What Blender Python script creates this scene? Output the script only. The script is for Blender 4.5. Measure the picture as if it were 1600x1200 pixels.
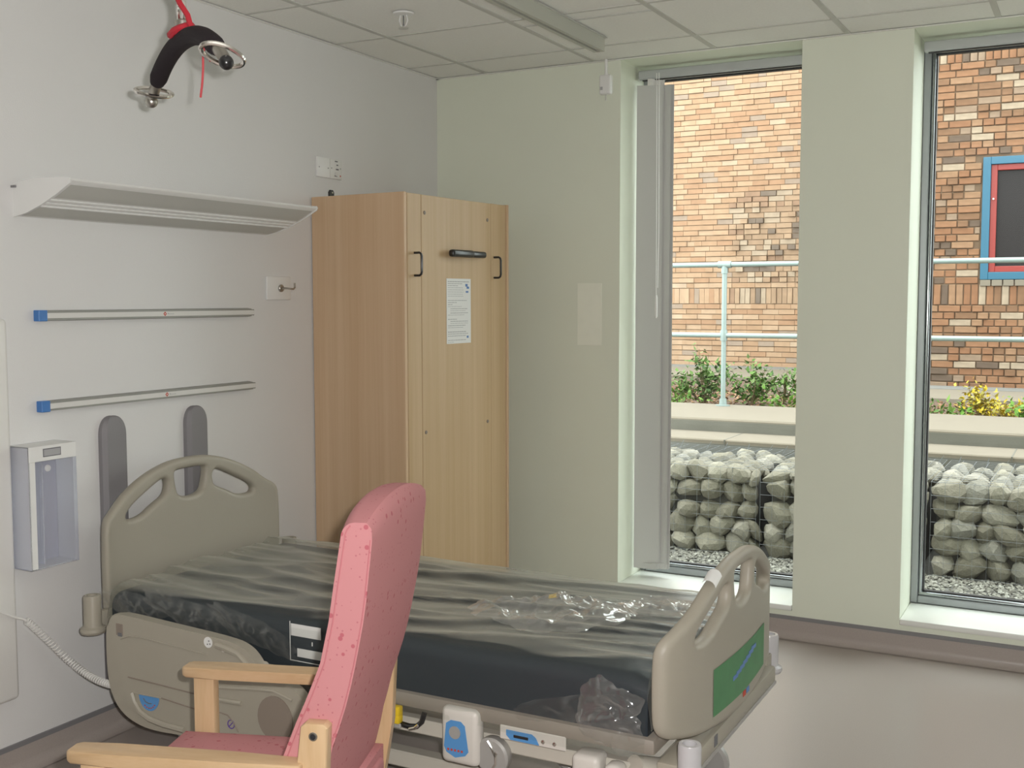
import bpy, bmesh, math, random
from math import sin, cos, pi, radians
from mathutils import Vector, Matrix, noise

for o in list(bpy.data.objects):
    bpy.data.objects.remove(o)
SC = bpy.context.scene
COL = SC.collection
random.seed(7)

# ------------------------------------------------------------------ camera
CAM_POS = (3.1249, -5.0679, 1.5644)
YAW, PITCH, ROLL, FPX = 0.4868, -0.0759, -0.0012, 1742.7
cam_d = bpy.data.cameras.new('camera')
cam_d.sensor_fit = 'HORIZONTAL'
cam_d.sensor_width = 36.0
cam_d.lens = FPX / 1600.0 * 36.0
cam_d.clip_start = 0.05
cam = bpy.data.objects.new('camera', cam_d)
COL.objects.link(cam)
_fw = Vector((-sin(YAW) * cos(PITCH), cos(YAW) * cos(PITCH), sin(PITCH)))
_rt = Vector((cos(YAW), sin(YAW), 0))
_up = _rt.cross(_fw)
_r2 = cos(ROLL) * _rt + sin(ROLL) * _up
_u2 = -sin(ROLL) * _rt + cos(ROLL) * _up
_m = Matrix((_r2, _u2, -_fw)).transposed().to_4x4()
_m.translation = CAM_POS
cam.matrix_world = _m
SC.camera = cam

# ------------------------------------------------------------------ exposure, sky, lights
SC.view_settings.view_transform = 'Standard'
SC.view_settings.look = 'None'
SC.view_settings.gamma = 1.0
SC.view_settings.use_curve_mapping = False
SC.view_settings.exposure = 0.0

world = bpy.data.worlds.new('overcast_sky')
SC.world = world
world.use_nodes = True
_bg = world.node_tree.nodes['Background']
_bg.inputs['Color'].default_value = (0.95, 0.985, 1.0, 1)      # bright overcast sky
_bg.inputs['Strength'].default_value = 5.6

sun_d = bpy.data.lights.new('hazy_sun', 'SUN')
sun_d.energy = 2.0
sun_d.angle = radians(25)
sun_d.color = (1.0, 0.95, 0.86)
sun = bpy.data.objects.new('hazy_sun', sun_d)
COL.objects.link(sun)
sun.rotation_euler = (radians(14), 0, radians(-25))

# the photographer's on-camera flash, just above and right of the lens
fl_d = bpy.data.lights.new('camera_flash', 'SPOT')
fl_d.energy = 245
fl_d.spot_size = radians(140)
fl_d.spot_blend = 0.6
fl_d.shadow_soft_size = 0.018
fl_d.color = (1.0, 0.975, 0.95)
fl = bpy.data.objects.new('camera_flash', fl_d)
COL.objects.link(fl)
fl.matrix_world = _m.copy()
fl.location = Vector(CAM_POS) + _r2 * 0.055 + _u2 * 0.05 + _fw * 0.03

# ------------------------------------------------------------------ materials
def mat(name, col, rough=0.6, metal=0.0, spec=0.5, noise_amt=0.0, noise_scale=8.0, bump=0.0, bump_scale=60.0, coat=0.0):
    m = bpy.data.materials.new(name)
    m.use_nodes = True
    nt = m.node_tree
    b = nt.nodes['Principled BSDF']
    b.inputs['Base Color'].default_value = (*col, 1)
    b.inputs['Roughness'].default_value = rough
    b.inputs['Metallic'].default_value = metal
    b.inputs['Specular IOR Level'].default_value = spec
    b.inputs['Coat Weight'].default_value = coat
    tc = nt.nodes.new('ShaderNodeTexCoord')
    if noise_amt > 0:
        n = nt.nodes.new('ShaderNodeTexNoise')
        n.inputs['Scale'].default_value = noise_scale
        n.inputs['Detail'].default_value = 6
        nt.links.new(tc.outputs['Object'], n.inputs['Vector'])
        mx = nt.nodes.new('ShaderNodeMix')
        mx.data_type = 'RGBA'
        mx.inputs[6].default_value = tuple(c * (1 - noise_amt) for c in col) + (1,)
        mx.inputs[7].default_value = tuple(min(1, c * (1 + noise_amt)) for c in col) + (1,)
        nt.links.new(n.outputs['Fac'], mx.inputs[0])
        nt.links.new(mx.outputs[2], b.inputs['Base Color'])
    if bump > 0:
        n2 = nt.nodes.new('ShaderNodeTexNoise')
        n2.inputs['Scale'].default_value = bump_scale
        n2.inputs['Detail'].default_value = 4
        nt.links.new(tc.outputs['Object'], n2.inputs['Vector'])
        bp = nt.nodes.new('ShaderNodeBump')
        bp.inputs['Strength'].default_value = bump
        bp.inputs['Distance'].default_value = 0.003
        nt.links.new(n2.outputs['Fac'], bp.inputs['Height'])
        nt.links.new(bp.outputs['Normal'], b.inputs['Normal'])
    return m

def wood(name, c1, c2, scale=(9, 9, 0.7), rough=0.42, spec=0.35):
    m = bpy.data.materials.new(name)
    m.use_nodes = True
    nt = m.node_tree
    b = nt.nodes['Principled BSDF']
    b.inputs['Roughness'].default_value = rough
    b.inputs['Specular IOR Level'].default_value = spec
    tc = nt.nodes.new('ShaderNodeTexCoord')
    mp = nt.nodes.new('ShaderNodeMapping')
    mp.inputs['Scale'].default_value = scale
    nt.links.new(tc.outputs['Object'], mp.inputs['Vector'])
    n = nt.nodes.new('ShaderNodeTexNoise')
    n.inputs['Scale'].default_value = 1.3
    n.inputs['Detail'].default_value = 7
    n.inputs['Roughness'].default_value = 0.55
    nt.links.new(mp.outputs['Vector'], n.inputs['Vector'])
    n2 = nt.nodes.new('ShaderNodeTexNoise')
    n2.inputs['Scale'].default_value = 14
    n2.inputs['Detail'].default_value = 3
    nt.links.new(mp.outputs['Vector'], n2.inputs['Vector'])
    ad = nt.nodes.new('ShaderNodeMath')
    ad.operation = 'MULTIPLY_ADD'
    ad.inputs[1].default_value = 0.3
    nt.links.new(n2.outputs['Fac'], ad.inputs[0])
    nt.links.new(n.outputs['Fac'], ad.inputs[2])
    cr = nt.nodes.new('ShaderNodeValToRGB')
    cr.color_ramp.elements[0].position = 0.45
    cr.color_ramp.elements[0].color = (*c1, 1)
    cr.color_ramp.elements[1].position = 0.85
    cr.color_ramp.elements[1].color = (*c2, 1)
    nt.links.new(ad.outputs[0], cr.inputs['Fac'])
    nt.links.new(cr.outputs['Color'], b.inputs['Base Color'])
    return m

def speckle(name, base, dot, dot2, scale=42.0, rough=0.7, size=0.30):
    """vinyl upholstery with small printed flecks"""
    m = bpy.data.materials.new(name)
    m.use_nodes = True
    nt = m.node_tree
    b = nt.nodes['Principled BSDF']
    b.inputs['Roughness'].default_value = rough
    b.inputs['Specular IOR Level'].default_value = 0.3
    tc = nt.nodes.new('ShaderNodeTexCoord')
    prev = None
    for sc_, colr, thr in ((scale, dot, size), (scale * 2.3, dot2, size * 0.9)):
        v = nt.nodes.new('ShaderNodeTexVoronoi')
        v.inputs['Scale'].default_value = sc_
        v.inputs['Randomness'].default_value = 1.0
        nt.links.new(tc.outputs['Object'], v.inputs['Vector'])
        cr = nt.nodes.new('ShaderNodeValToRGB')
        cr.color_ramp.elements[0].position = thr * 0.62
        cr.color_ramp.elements[0].color = (1, 1, 1, 1)
        cr.color_ramp.elements[1].position = thr * 0.78
        cr.color_ramp.elements[1].color = (0, 0, 0, 1)
        nt.links.new(v.outputs['Distance'], cr.inputs['Fac'])
        sp = nt.nodes.new('ShaderNodeSeparateColor')
        nt.links.new(v.outputs['Color'], sp.inputs[0])
        gt = nt.nodes.new('ShaderNodeMath')
        gt.operation = 'GREATER_THAN'
        gt.inputs[1].default_value = 0.55
        nt.links.new(sp.outputs[0], gt.inputs[0])
        ml = nt.nodes.new('ShaderNodeMath')
        ml.operation = 'MULTIPLY'
        nt.links.new(cr.outputs['Color'], ml.inputs[0])
        nt.links.new(gt.outputs[0], ml.inputs[1])
        ml2 = nt.nodes.new('ShaderNodeMath')
        ml2.operation = 'MULTIPLY'
        ml2.inputs[1].default_value = 0.75
        nt.links.new(ml.outputs[0], ml2.inputs[0])
        mx = nt.nodes.new('ShaderNodeMix')
        mx.data_type = 'RGBA'
        mx.inputs[6].default_value = (*base, 1)
        if prev is not None:
            nt.links.new(prev, mx.inputs[6])
        mx.inputs[7].default_value = (*colr, 1)
        nt.links.new(ml2.outputs[0], mx.inputs[0])
        prev = mx.outputs[2]
    nt.links.new(prev, b.inputs['Base Color'])
    return m

def ramp_random(name, stops, rough=0.9, island=False, bump=0.6, bump_scale=40, mottling=0.25):
    """colour picked per piece (object random, or island random for joined meshes)"""
    m = bpy.data.materials.new(name)
    m.use_nodes = True
    nt = m.node_tree
    b = nt.nodes['Principled BSDF']
    b.inputs['Roughness'].default_value = rough
    b.inputs['Specular IOR Level'].default_value = 0.2
    if island:
        g = nt.nodes.new('ShaderNodeNewGeometry')
        src = g.outputs['Random Per Island']
    else:
        g = nt.nodes.new('ShaderNodeObjectInfo')
        src = g.outputs['Random']
    cr = nt.nodes.new('ShaderNodeValToRGB')
    cr.color_ramp.interpolation = 'CONSTANT'
    els = cr.color_ramp.elements
    while len(els) < len(stops):
        els.new(0.5)
    for e, (p_, c_) in zip(els, stops):
        e.position = p_
        e.color = (*c_, 1)
    nt.links.new(src, cr.inputs['Fac'])
    tc = nt.nodes.new('ShaderNodeTexCoord')
    n = nt.nodes.new('ShaderNodeTexNoise')
    n.inputs['Scale'].default_value = bump_scale
    n.inputs['Detail'].default_value = 5
    nt.links.new(tc.outputs['Object'], n.inputs['Vector'])
    mr = nt.nodes.new('ShaderNodeMapRange')
    mr.inputs[3].default_value = 1 - mottling
    mr.inputs[4].default_value = 1 + mottling
    nt.links.new(n.outputs['Fac'], mr.inputs[0])
    mx = nt.nodes.new('ShaderNodeVectorMath')
    mx.operation = 'SCALE'
    nt.links.new(cr.outputs['Color'], mx.inputs[0])
    nt.links.new(mr.outputs[0], mx.inputs['Scale'])
    nt.links.new(mx.outputs[0], b.inputs['Base Color'])
    bp = nt.nodes.new('ShaderNodeBump')
    bp.inputs['Strength'].default_value = bump
    bp.inputs['Distance'].default_value = 0.004
    nt.links.new(n.outputs['Fac'], bp.inputs['Height'])
    nt.links.new(bp.outputs['Normal'], b.inputs['Normal'])
    return m

def film(name, tint, haze_min, haze_max, haze_col, rough, gloss=0.4, r0=0.2, r1=0.95):
    """thin clear film / glass sheet: see-through, hazier at a grazing angle"""
    m = bpy.data.materials.new(name)
    m.use_nodes = True
    nt = m.node_tree
    nt.nodes.remove(nt.nodes['Principled BSDF'])
    out = nt.nodes['Material Output']
    tr = nt.nodes.new('ShaderNodeBsdfTransparent')
    tr.inputs['Color'].default_value = (*tint, 1)
    df = nt.nodes.new('ShaderNodeBsdfDiffuse')
    df.inputs['Color'].default_value = (*haze_col, 1)
    gl = nt.nodes.new('ShaderNodeBsdfGlossy')
    gl.inputs['Roughness'].default_value = rough
    gl.inputs['Color'].default_value = (1, 1, 1, 1)
    mh = nt.nodes.new('ShaderNodeMixShader')
    mh.inputs[0].default_value = gloss
    nt.links.new(df.outputs[0], mh.inputs[1])
    nt.links.new(gl.outputs[0], mh.inputs[2])
    lw = nt.nodes.new('ShaderNodeLayerWeight')
    lw.inputs['Blend'].default_value = 0.5
    mr = nt.nodes.new('ShaderNodeMapRange')
    mr.inputs[1].default_value = r0
    mr.inputs[2].default_value = r1
    mr.inputs[3].default_value = haze_min
    mr.inputs[4].default_value = haze_max
    nt.links.new(lw.outputs['Facing'], mr.inputs[0])
    ms = nt.nodes.new('ShaderNodeMixShader')
    nt.links.new(mr.outputs[0], ms.inputs[0])
    nt.links.new(tr.outputs[0], ms.inputs[1])
    nt.links.new(mh.outputs[0], ms.inputs[2])
    nt.links.new(ms.outputs[0], out.inputs['Surface'])
    return m

M = {}
M['wall_white'] = mat('white_wall_paint', (0.75, 0.745, 0.735), 0.65, noise_amt=0.02, noise_scale=3, bump=0.15, bump_scale=220)
M['wall_green'] = mat('pale_green_wall_paint', (0.775, 0.81, 0.685), 0.6, noise_amt=0.02, noise_scale=3, bump=0.12, bump_scale=220)
M['wall_patch'] = mat('filled_wall_patch', (0.87, 0.89, 0.77), 0.7, noise_amt=0.03, noise_scale=20)
M['ceiling_tile'] = mat('mineral_fibre_tile', (0.88, 0.88, 0.84), 0.9, spec=0.1, noise_amt=0.05, noise_scale=90, bump=0.3, bump_scale=150)
M['grid'] = mat('ceiling_grid_paint', (0.60, 0.60, 0.56), 0.6, spec=0.2)
M['plenum'] = mat('plenum_board', (0.45, 0.45, 0.44), 0.9)
M['floor'] = mat('speckled_lino', (0.415, 0.365, 0.335), 0.32, spec=0.35, noise_amt=0.10, noise_scale=240)
M['cap_grey'] = mat('grey_capping', (0.22, 0.215, 0.22), 0.5)
M['sill'] = mat('white_sill_board', (0.82, 0.83, 0.79), 0.35)
M['alu'] = mat('grey_window_frame', (0.34, 0.36, 0.37), 0.32, metal=0.5)
M['bead'] = mat('polished_glazing_bead', (0.36, 0.38, 0.39), 0.16, metal=0.8)
M['gasket'] = mat('black_gasket', (0.02, 0.02, 0.022), 0.5)
M['glass'] = film('window_glass', (0.93, 0.985, 0.945), 0.02, 0.35, (0.9, 0.95, 0.93), 0.0, gloss=1.0)
M['vane'] = mat('grey_blind_fabric', (0.60, 0.60, 0.58), 0.8, spec=0.2, bump=0.1, bump_scale=300)
M['blind_rail'] = mat('blind_head_rail', (0.50, 0.52, 0.52), 0.35, spec=0.5)
M['white_plastic'] = mat('white_plastic', (0.82, 0.82, 0.80), 0.35)
M['offwhite'] = mat('off_white_plastic', (0.78, 0.77, 0.74), 0.4)
M['clear_plastic'] = film('clear_acrylic', (0.90, 0.92, 0.96), 0.38, 0.70, (0.86, 0.87, 0.92), 0.15, gloss=0.15)
M['bumper'] = mat('grey_wall_bumper', (0.235, 0.225, 0.235), 0.55, bump=0.1, bump_scale=160)
M['rail_alu'] = mat('grey_aluminium_rail', (0.30, 0.30, 0.275), 0.45, metal=0.2)
M['rail_insert'] = mat('white_rail_insert', (0.72, 0.71, 0.68), 0.45)
M['blue'] = mat('blue_end_cap', (0.06, 0.20, 0.52), 0.4)
M['red_print'] = mat('red_print', (0.55, 0.06, 0.03), 0.6)
M['dark_print'] = mat('dark_print', (0.16, 0.16, 0.17), 0.7)
M['grey_print'] = mat('grey_print', (0.42, 0.42, 0.43), 0.8)
M['blue_print'] = mat('blue_print', (0.13, 0.24, 0.50), 0.7)
M['steel'] = mat('brushed_steel', (0.45, 0.43, 0.39), 0.35, metal=1.0)
M['chrome'] = mat('chrome', (0.78, 0.76, 0.72), 0.12, metal=1.0)
M['black'] = mat('black_plastic', (0.012, 0.012, 0.013), 0.28, spec=0.6)
M['foam'] = mat('black_foam_grip', (0.022, 0.017, 0.020), 0.75, spec=0.2, bump=0.3, bump_scale=300)
M['red_strap'] = mat('red_webbing', (0.46, 0.015, 0.03), 0.6, bump=0.3, bump_scale=400)
M['red_cord'] = mat('red_cord', (0.50, 0.06, 0.07), 0.6)
M['beech'] = wood('beech_laminate', (0.60, 0.405, 0.245), (0.68, 0.49, 0.32), (16, 16, 0.25))
M['beech2'] = wood('beech_laminate_front', (0.53, 0.365, 0.20), (0.61, 0.44, 0.265), (16, 16, 0.25))
M['beech_edge'] = wood('beech_edging', (0.50, 0.33, 0.18), (0.58, 0.40, 0.24), (16, 16, 0.3))
M['chair_wood'] = wood('beech_chair_wood', (0.53, 0.355, 0.195), (0.62, 0.445, 0.27), (3, 14, 14), rough=0.35)
M['chair_leg'] = wood('beech_chair_leg_wood', (0.53, 0.355, 0.195), (0.62, 0.445, 0.27), (14, 14, 1.2), rough=0.35)
M['pink'] = speckle('pink_flecked_vinyl', (0.53, 0.225, 0.235), (0.40, 0.08, 0.11), (0.40, 0.12, 0.15))
M['pink_seam'] = mat('pink_seam', (0.50, 0.17, 0.19), 0.7)
M['bed_beige'] = mat('beige_bed_plastic', (0.385, 0.355, 0.29), 0.42, spec=0.4, bump=0.12, bump_scale=260)
M['bed_light'] = mat('pale_bed_enamel', (0.56, 0.53, 0.46), 0.4)
M['bed_white'] = mat('off_white_bed_plastic', (0.66, 0.63, 0.58), 0.4)
M['bed_grey'] = mat('grey_bed_steel', (0.42, 0.41, 0.39), 0.4, metal=0.2)
M['bed_deck'] = mat('taupe_bed_deck', (0.30, 0.265, 0.225), 0.5)
M['track'] = mat('pale_aluminium_track', (0.52, 0.53, 0.47), 0.45, metal=0.1)
M['bed_disc'] = mat('brown_disc', (0.26, 0.215, 0.175), 0.5)
M['clear_bumper'] = mat('translucent_bumper', (0.52, 0.51, 0.52), 0.25)
M['green_panel'] = mat('green_label', (0.06, 0.23, 0.085), 0.45, noise_amt=0.2, noise_scale=18)
M['blue_label'] = mat('blue_label', (0.10, 0.30, 0.62), 0.4)
M['yellow'] = mat('yellow_plastic', (0.75, 0.52, 0.02), 0.45)
M['purple'] = mat('purple_print', (0.12, 0.06, 0.32), 0.6)
M['white_print'] = mat('white_label', (0.80, 0.80, 0.78), 0.5)
M['mattress'] = mat('dark_teal_mattress_cover', (0.026, 0.036, 0.046), 0.45, spec=0.4, bump=0.15, bump_scale=120)
M['wrap'] = film('polythene_film', (0.93, 0.94, 0.93), 0.03, 0.72, (0.60, 0.59, 0.52), 0.22, gloss=0.22, r0=0.42, r1=0.86)
M['wrap_veil'] = film('hazy_polythene_fold', (0.95, 0.95, 0.94), 0.05, 0.50, (0.62, 0.62, 0.58), 0.12, gloss=0.45)
M['inner_grey'] = mat('grey_blue_backing', (0.42, 0.43, 0.50), 0.5)
M['bag'] = film('clear_polythene_bag', (0.96, 0.96, 0.95), 0.14, 0.62, (0.84, 0.83, 0.80), 0.10, gloss=0.60)
M['concrete'] = mat('pale_concrete', (0.145, 0.122, 0.092), 0.9, noise_amt=0.10, noise_scale=7, bump=0.3, bump_scale=60)
M['concrete_dark'] = mat('dark_concrete', (0.105, 0.10, 0.083), 0.9, noise_amt=0.22, noise_scale=5, bump=0.3, bump_scale=60)  # darker concrete tone for the upright faces and joints
M['ground'] = mat('gravel_ground', (0.13, 0.127, 0.118), 0.95, noise_amt=0.35, noise_scale=45)
M['soil'] = mat('brown_soil', (0.08, 0.047, 0.03), 0.95, noise_amt=0.35, noise_scale=30)
M['mortar'] = mat('sandy_mortar', (0.11, 0.07, 0.042), 0.95, noise_amt=0.15, noise_scale=30)
M['mortar_pale'] = mat('pale_mortar', (0.20, 0.138, 0.088), 0.95, noise_amt=0.1, noise_scale=30)
_bs = [(0, (0.171, 0.086, 0.047)), (.22, (0.189, 0.099, 0.055)), (.44, (0.145, 0.081, 0.047)), (.58, (0.200, 0.118, 0.070)), (.74, (0.091, 0.064, 0.047)), (.84, (0.182, 0.128, 0.090)), (.94, (0.246, 0.192, 0.139))]
M['brick'] = ramp_random('mixed_red_brick', _bs, bump=0.5, bump_scale=14, mottling=0.40)
M['brick_joined'] = ramp_random('mixed_red_brick_far', _bs, island=True, bump=0.5, bump_scale=14, mottling=0.40)
_bp = [(0, (0.304, 0.193, 0.120)), (.3, (0.333, 0.221, 0.142)), (.55, (0.291, 0.175, 0.107)), (.72, (0.347, 0.239, 0.159)), (.88, (0.256, 0.193, 0.148)), (.96, (0.360, 0.264, 0.187))]
M['brick_panel'] = ramp_random('mixed_panel_brick', [(0, (0.26, 0.175, 0.115)), (.3, (0.30, 0.205, 0.135)), (.55, (0.235, 0.15, 0.10)), (.72, (0.15, 0.115, 0.09)), (.82, (0.31, 0.24, 0.175))], island=True, bump=0.4, bump_scale=9, mottling=0.3)
M['brick_pale'] = ramp_random('pale_overexposed_brick', _bp, island=True, bump=0.4, bump_scale=9, mottling=0.22)  # pale brick, with overexposed brightness put into its colour
M['stone'] = ramp_random('grey_gabion_stone', [(0, (0.181, 0.167, 0.133)), (.3, (0.222, 0.206, 0.167)), (.55, (0.156, 0.143, 0.114)), (.75, (0.247, 0.229, 0.193)), (.9, (0.200, 0.190, 0.165))], bump=0.7, bump_scale=9, mottling=0.35)
M['pebble'] = ramp_random('grey_pebbles', [(0, (0.182, 0.175, 0.156)), (.4, (0.243, 0.236, 0.207)), (.7, (0.137, 0.129, 0.114)), (.9, (0.333, 0.327, 0.296))], island=True, bump=0.1, mottling=0.15)
M['bark'] = ramp_random('bark_chips', [(0, (0.132, 0.073, 0.040)), (.4, (0.185, 0.106, 0.059)), (.75, (0.251, 0.158, 0.092))], island=True, bump=0.1, mottling=0.2)
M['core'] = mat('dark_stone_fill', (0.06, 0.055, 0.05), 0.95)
M['wire'] = mat('galvanised_wire', (0.16, 0.17, 0.18), 0.5, metal=0.3)
M['galv'] = mat('galvanised_tube', (0.20, 0.245, 0.235), 0.42, metal=0.3)
_lg = [(0, (0.050, 0.104, 0.018)), (.35, (0.080, 0.143, 0.032)), (.65, (0.040, 0.076, 0.021)), (.85, (0.124, 0.171, 0.063))]
M['leaf'] = ramp_random('green_leaves', _lg, rough=0.6, island=True, bump=0.05, mottling=0.1)
M['leaf_bright'] = ramp_random('bright_green_leaves', [(0, (0.079, 0.166, 0.020)), (.5, (0.119, 0.198, 0.040)), (.8, (0.059, 0.119, 0.020))], rough=0.6, island=True, bump=0.05, mottling=0.1)
M['leaf_yellow'] = ramp_random('yellow_leaves', [(0, (0.356, 0.261, 0.015)), (.5, (0.297, 0.238, 0.040)), (.8, (0.223, 0.199, 0.040))], rough=0.6, island=True, bump=0.05, mottling=0.1)
M['stem'] = mat('brown_stem', (0.14, 0.10, 0.05), 0.9)
M['blue_frame'] = mat('blue_painted_frame', (0.008, 0.075, 0.128), 0.4)
M['red_frame'] = mat('red_painted_sash', (0.19, 0.012, 0.007), 0.4)
M['dark_glass'] = mat('dark_window_pane', (0.022, 0.019, 0.019), 0.25, spec=0.12)

# ------------------------------------------------------------------ mesh helpers
FR = {}   # name -> frame matrix of a thing, so that children can be written in world coordinates

class MB:
    def __init__(s):
        s.bm = bmesh.new()

    def box(s, a, b, bevel=0.0, seg=2, mtx=None):
        t = bmesh.new()
        bmesh.ops.create_cube(t, size=1)
        c = [(a[i] + b[i]) / 2 for i in range(3)]
        d = [abs(b[i] - a[i]) for i in range(3)]
        for v in t.verts:
            v.co = Vector((c[0] + v.co.x * d[0], c[1] + v.co.y * d[1], c[2] + v.co.z * d[2]))
        if bevel > 0:
            bmesh.ops.bevel(t, geom=list(t.edges), offset=min(bevel, min(d) * 0.49), segments=seg, affect='EDGES', profile=0.5)
        return s._add(t, mtx)

    def _add(s, t, mtx=None):
        if mtx is not None:
            t.transform(mtx)
        me = bpy.data.meshes.new('tmp')
        t.to_mesh(me)
        t.free()
        s.bm.from_mesh(me)
        bpy.data.meshes.remove(me)
        return s

    def cyl(s, p0, p1, r, r2=None, n=16, cap=True):
        p0, p1 = Vector(p0), Vector(p1)
        d = p1 - p0
        t = bmesh.new()
        bmesh.ops.create_cone(t, cap_ends=cap, cap_tris=False, segments=n, radius1=r, radius2=r if r2 is None else r2, depth=d.length)
        q = Vector((0, 0, 1)).rotation_difference(d.normalized()).to_matrix().to_4x4()
        q.translation = (p0 + p1) / 2
        return s._add(t, q)

    def sphere(s, c, r, n=14, scale=(1, 1, 1)):
        t = bmesh.new()
        bmesh.ops.create_uvsphere(t, u_segments=n, v_segments=max(6, n // 2 + 2), radius=r)
        for v in t.verts:
            v.co = Vector((c[0] + v.co.x * scale[0], c[1] + v.co.y * scale[1], c[2] + v.co.z * scale[2]))
        return s._add(t)

    def lathe(s, prof, base, axis=(0, 0, 1), n=24):
        """prof: list of (radius, height along the axis)"""
        t = bmesh.new()
        rings = []
        for r, h in prof:
            rings.append([t.verts.new((max(r, 1e-4) * cos(2 * pi * i / n), max(r, 1e-4) * sin(2 * pi * i / n), h)) for i in range(n)])
        for a, b in zip(rings, rings[1:]):
            for i in range(n):
                t.faces.new((a[i], a[(i + 1) % n], b[(i + 1) % n], b[i]))
        t.faces.new(list(reversed(rings[0])))
        t.faces.new(rings[-1])
        q = Vector((0, 0, 1)).rotation_difference(Vector(axis).normalized()).to_matrix().to_4x4()
        q.translation = Vector(base)
        return s._add(t, q)

    def tube(s, pts, r, n=10, closed=False, flat=None):
        """round (or flat = (w, h)) bar swept along a path"""
        P = [Vector(p) for p in pts]
        t = bmesh.new()
        rings = []
        up = Vector((0.13, 0.21, 0.97)).normalized()
        L = len(P)
        for i in range(L):
            if closed:
                d = P[(i + 1) % L] - P[i - 1]
            else:
                d = P[min(i + 1, L - 1)] - P[max(i - 1, 0)]
            d.normalize()
            a = d.cross(up)
            if a.length < 1e-3:
                a = d.cross(Vector((1, 0, 0)))
            a.normalize()
            b = a.cross(d)
            up = b
            rr = r[i] if isinstance(r, (list, tuple)) else r
            if flat:
                ring = [t.verts.new(P[i] + a * (sx * flat[0]) + b * (sy * flat[1])) for sx, sy in ((-.5, -.5), (.5, -.5), (.5, .5), (-.5, .5))]
            else:
                ring = [t.verts.new(P[i] + a * (rr * cos(2 * pi * k / n)) + b * (rr * sin(2 * pi * k / n))) for k in range(n)]
            rings.append(ring)
        m = len(rings[0])
        pairs = list(zip(rings, rings[1:])) + ([(rings[-1], rings[0])] if closed else [])
        for a, b in pairs:
            for k in range(m):
                t.faces.new((a[k], a[(k + 1) % m], b[(k + 1) % m], b[k]))
        if not closed:
            t.faces.new(list(reversed(rings[0])))
            t.faces.new(rings[-1])
        return s._add(t)

    def prism(s, poly, to3, d, bevel=0.0, seg=2):
        """poly: 2D outline; to3(u, v, w) -> 3D; w goes from 0 to d"""
        t = bmesh.new()
        a = [t.verts.new((u, v, 0)) for u, v in poly]
        b = [t.verts.new((u, v, d)) for u, v in poly]
        n = len(poly)
        t.faces.new(list(reversed(a)))
        t.faces.new(b)
        for i in range(n):
            t.faces.new((a[i], a[(i + 1) % n], b[(i + 1) % n], b[i]))
        if bevel > 0:
            eds = [e for e in t.edges if abs(e.verts[0].co.z - e.verts[1].co.z) < 1e-9]
            bmesh.ops.bevel(t, geom=eds, offset=bevel, segments=seg, affect='EDGES', profile=0.5)
        for v in t.verts:
            v.co = Vector(to3(*v.co))
        bmesh.ops.recalc_face_normals(t, faces=t.faces)
        return s._add(t)

    def grid(s, pts, closed_u=False, closed_v=False):
        """pts[i][j] 3D points"""
        t = bmesh.new()
        V = [[t.verts.new(p) for p in row] for row in pts]
        ni, nj = len(V), len(V[0])
        for i in range(ni - (0 if closed_u else 1)):
            for j in range(nj - (0 if closed_v else 1)):
                t.faces.new((V[i][j], V[(i + 1) % ni][j], V[(i + 1) % ni][(j + 1) % nj], V[i][(j + 1) % nj]))
        return s._add(t)

    def build(s, name, m, parent=None, smooth=True, angle=35, local=False, **props):
        if parent is not None and not local and parent.name in FR:
            s.bm.transform(FR[parent.name].inverted())
        bmesh.ops.recalc_face_normals(s.bm, faces=s.bm.faces)
        me = bpy.data.meshes.new(name)
        if smooth:
            for f in s.bm.faces:
                f.smooth = True
            ca = radians(angle)
            for e in s.bm.edges:
                if len(e.link_faces) == 2 and e.calc_face_angle(0) > ca:
                    e.smooth = False
        s.bm.to_mesh(me)
        s.bm.free()
        me.materials.append(m)
        o = bpy.data.objects.new(name, me)
        COL.objects.link(o)
        if parent is not None:
            o.parent = parent
            if parent.name in FR:
                FR[o.name] = FR[parent.name]
        for k, v in props.items():
            o[k] = v
        return o

def link_mesh(name, me, m, parent=None, mtx=None, **props):
    o = bpy.data.objects.new(name, me)
    COL.objects.link(o)
    if m is not None and not me.materials:
        me.materials.append(m)
    if parent is not None:
        o.parent = parent
    if mtx is not None:
        base = FR[parent.name].inverted() if parent is not None and parent.name in FR else Matrix.Identity(4)
        o.matrix_local = base @ mtx
    for k, v in props.items():
        o[k] = v
    return o

def thing(name, label, cat, loc=(0, 0, 0), rz=0.0, group=None):
    o = bpy.data.objects.new(name, None)
    COL.objects.link(o)
    o.empty_display_size = 0.1
    o.location = loc
    o.rotation_euler = (0, 0, rz)
    FR[o.name] = Matrix.Translation(loc) @ Matrix.Rotation(rz, 4, 'Z')
    o['label'] = label
    o['category'] = cat
    if group:
        o['group'] = group
    return o

def tag(o, label, cat, group=None, kind=None):
    o['label'] = label
    o['category'] = cat
    if group:
        o['group'] = group
    if kind:
        o['kind'] = kind
    return o

def copy_thing(t, loc, label, dz=0.0):
    """copy of a thing with its parts and sub-parts"""
    r = t.copy()
    COL.objects.link(r)
    r.location = loc
    r['label'] = label
    for ch in list(t.children):
        c = ch.copy()
        COL.objects.link(c)
        c.parent = r
        for g in list(ch.children):
            d = g.copy()
            COL.objects.link(d)
            d.parent = c
    return r

def ident(u, v, w):
    return (u, v, w)

# ================================================================== THE ROOM
H = 2.7104
RX, RY = 5.20, -6.40           # room extents
def struct(name, mb, m, parent=None, **k):
    o = mb.build(name, m, parent, **k)
    if parent is None:
        o['kind'] = 'structure'
    return o

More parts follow.
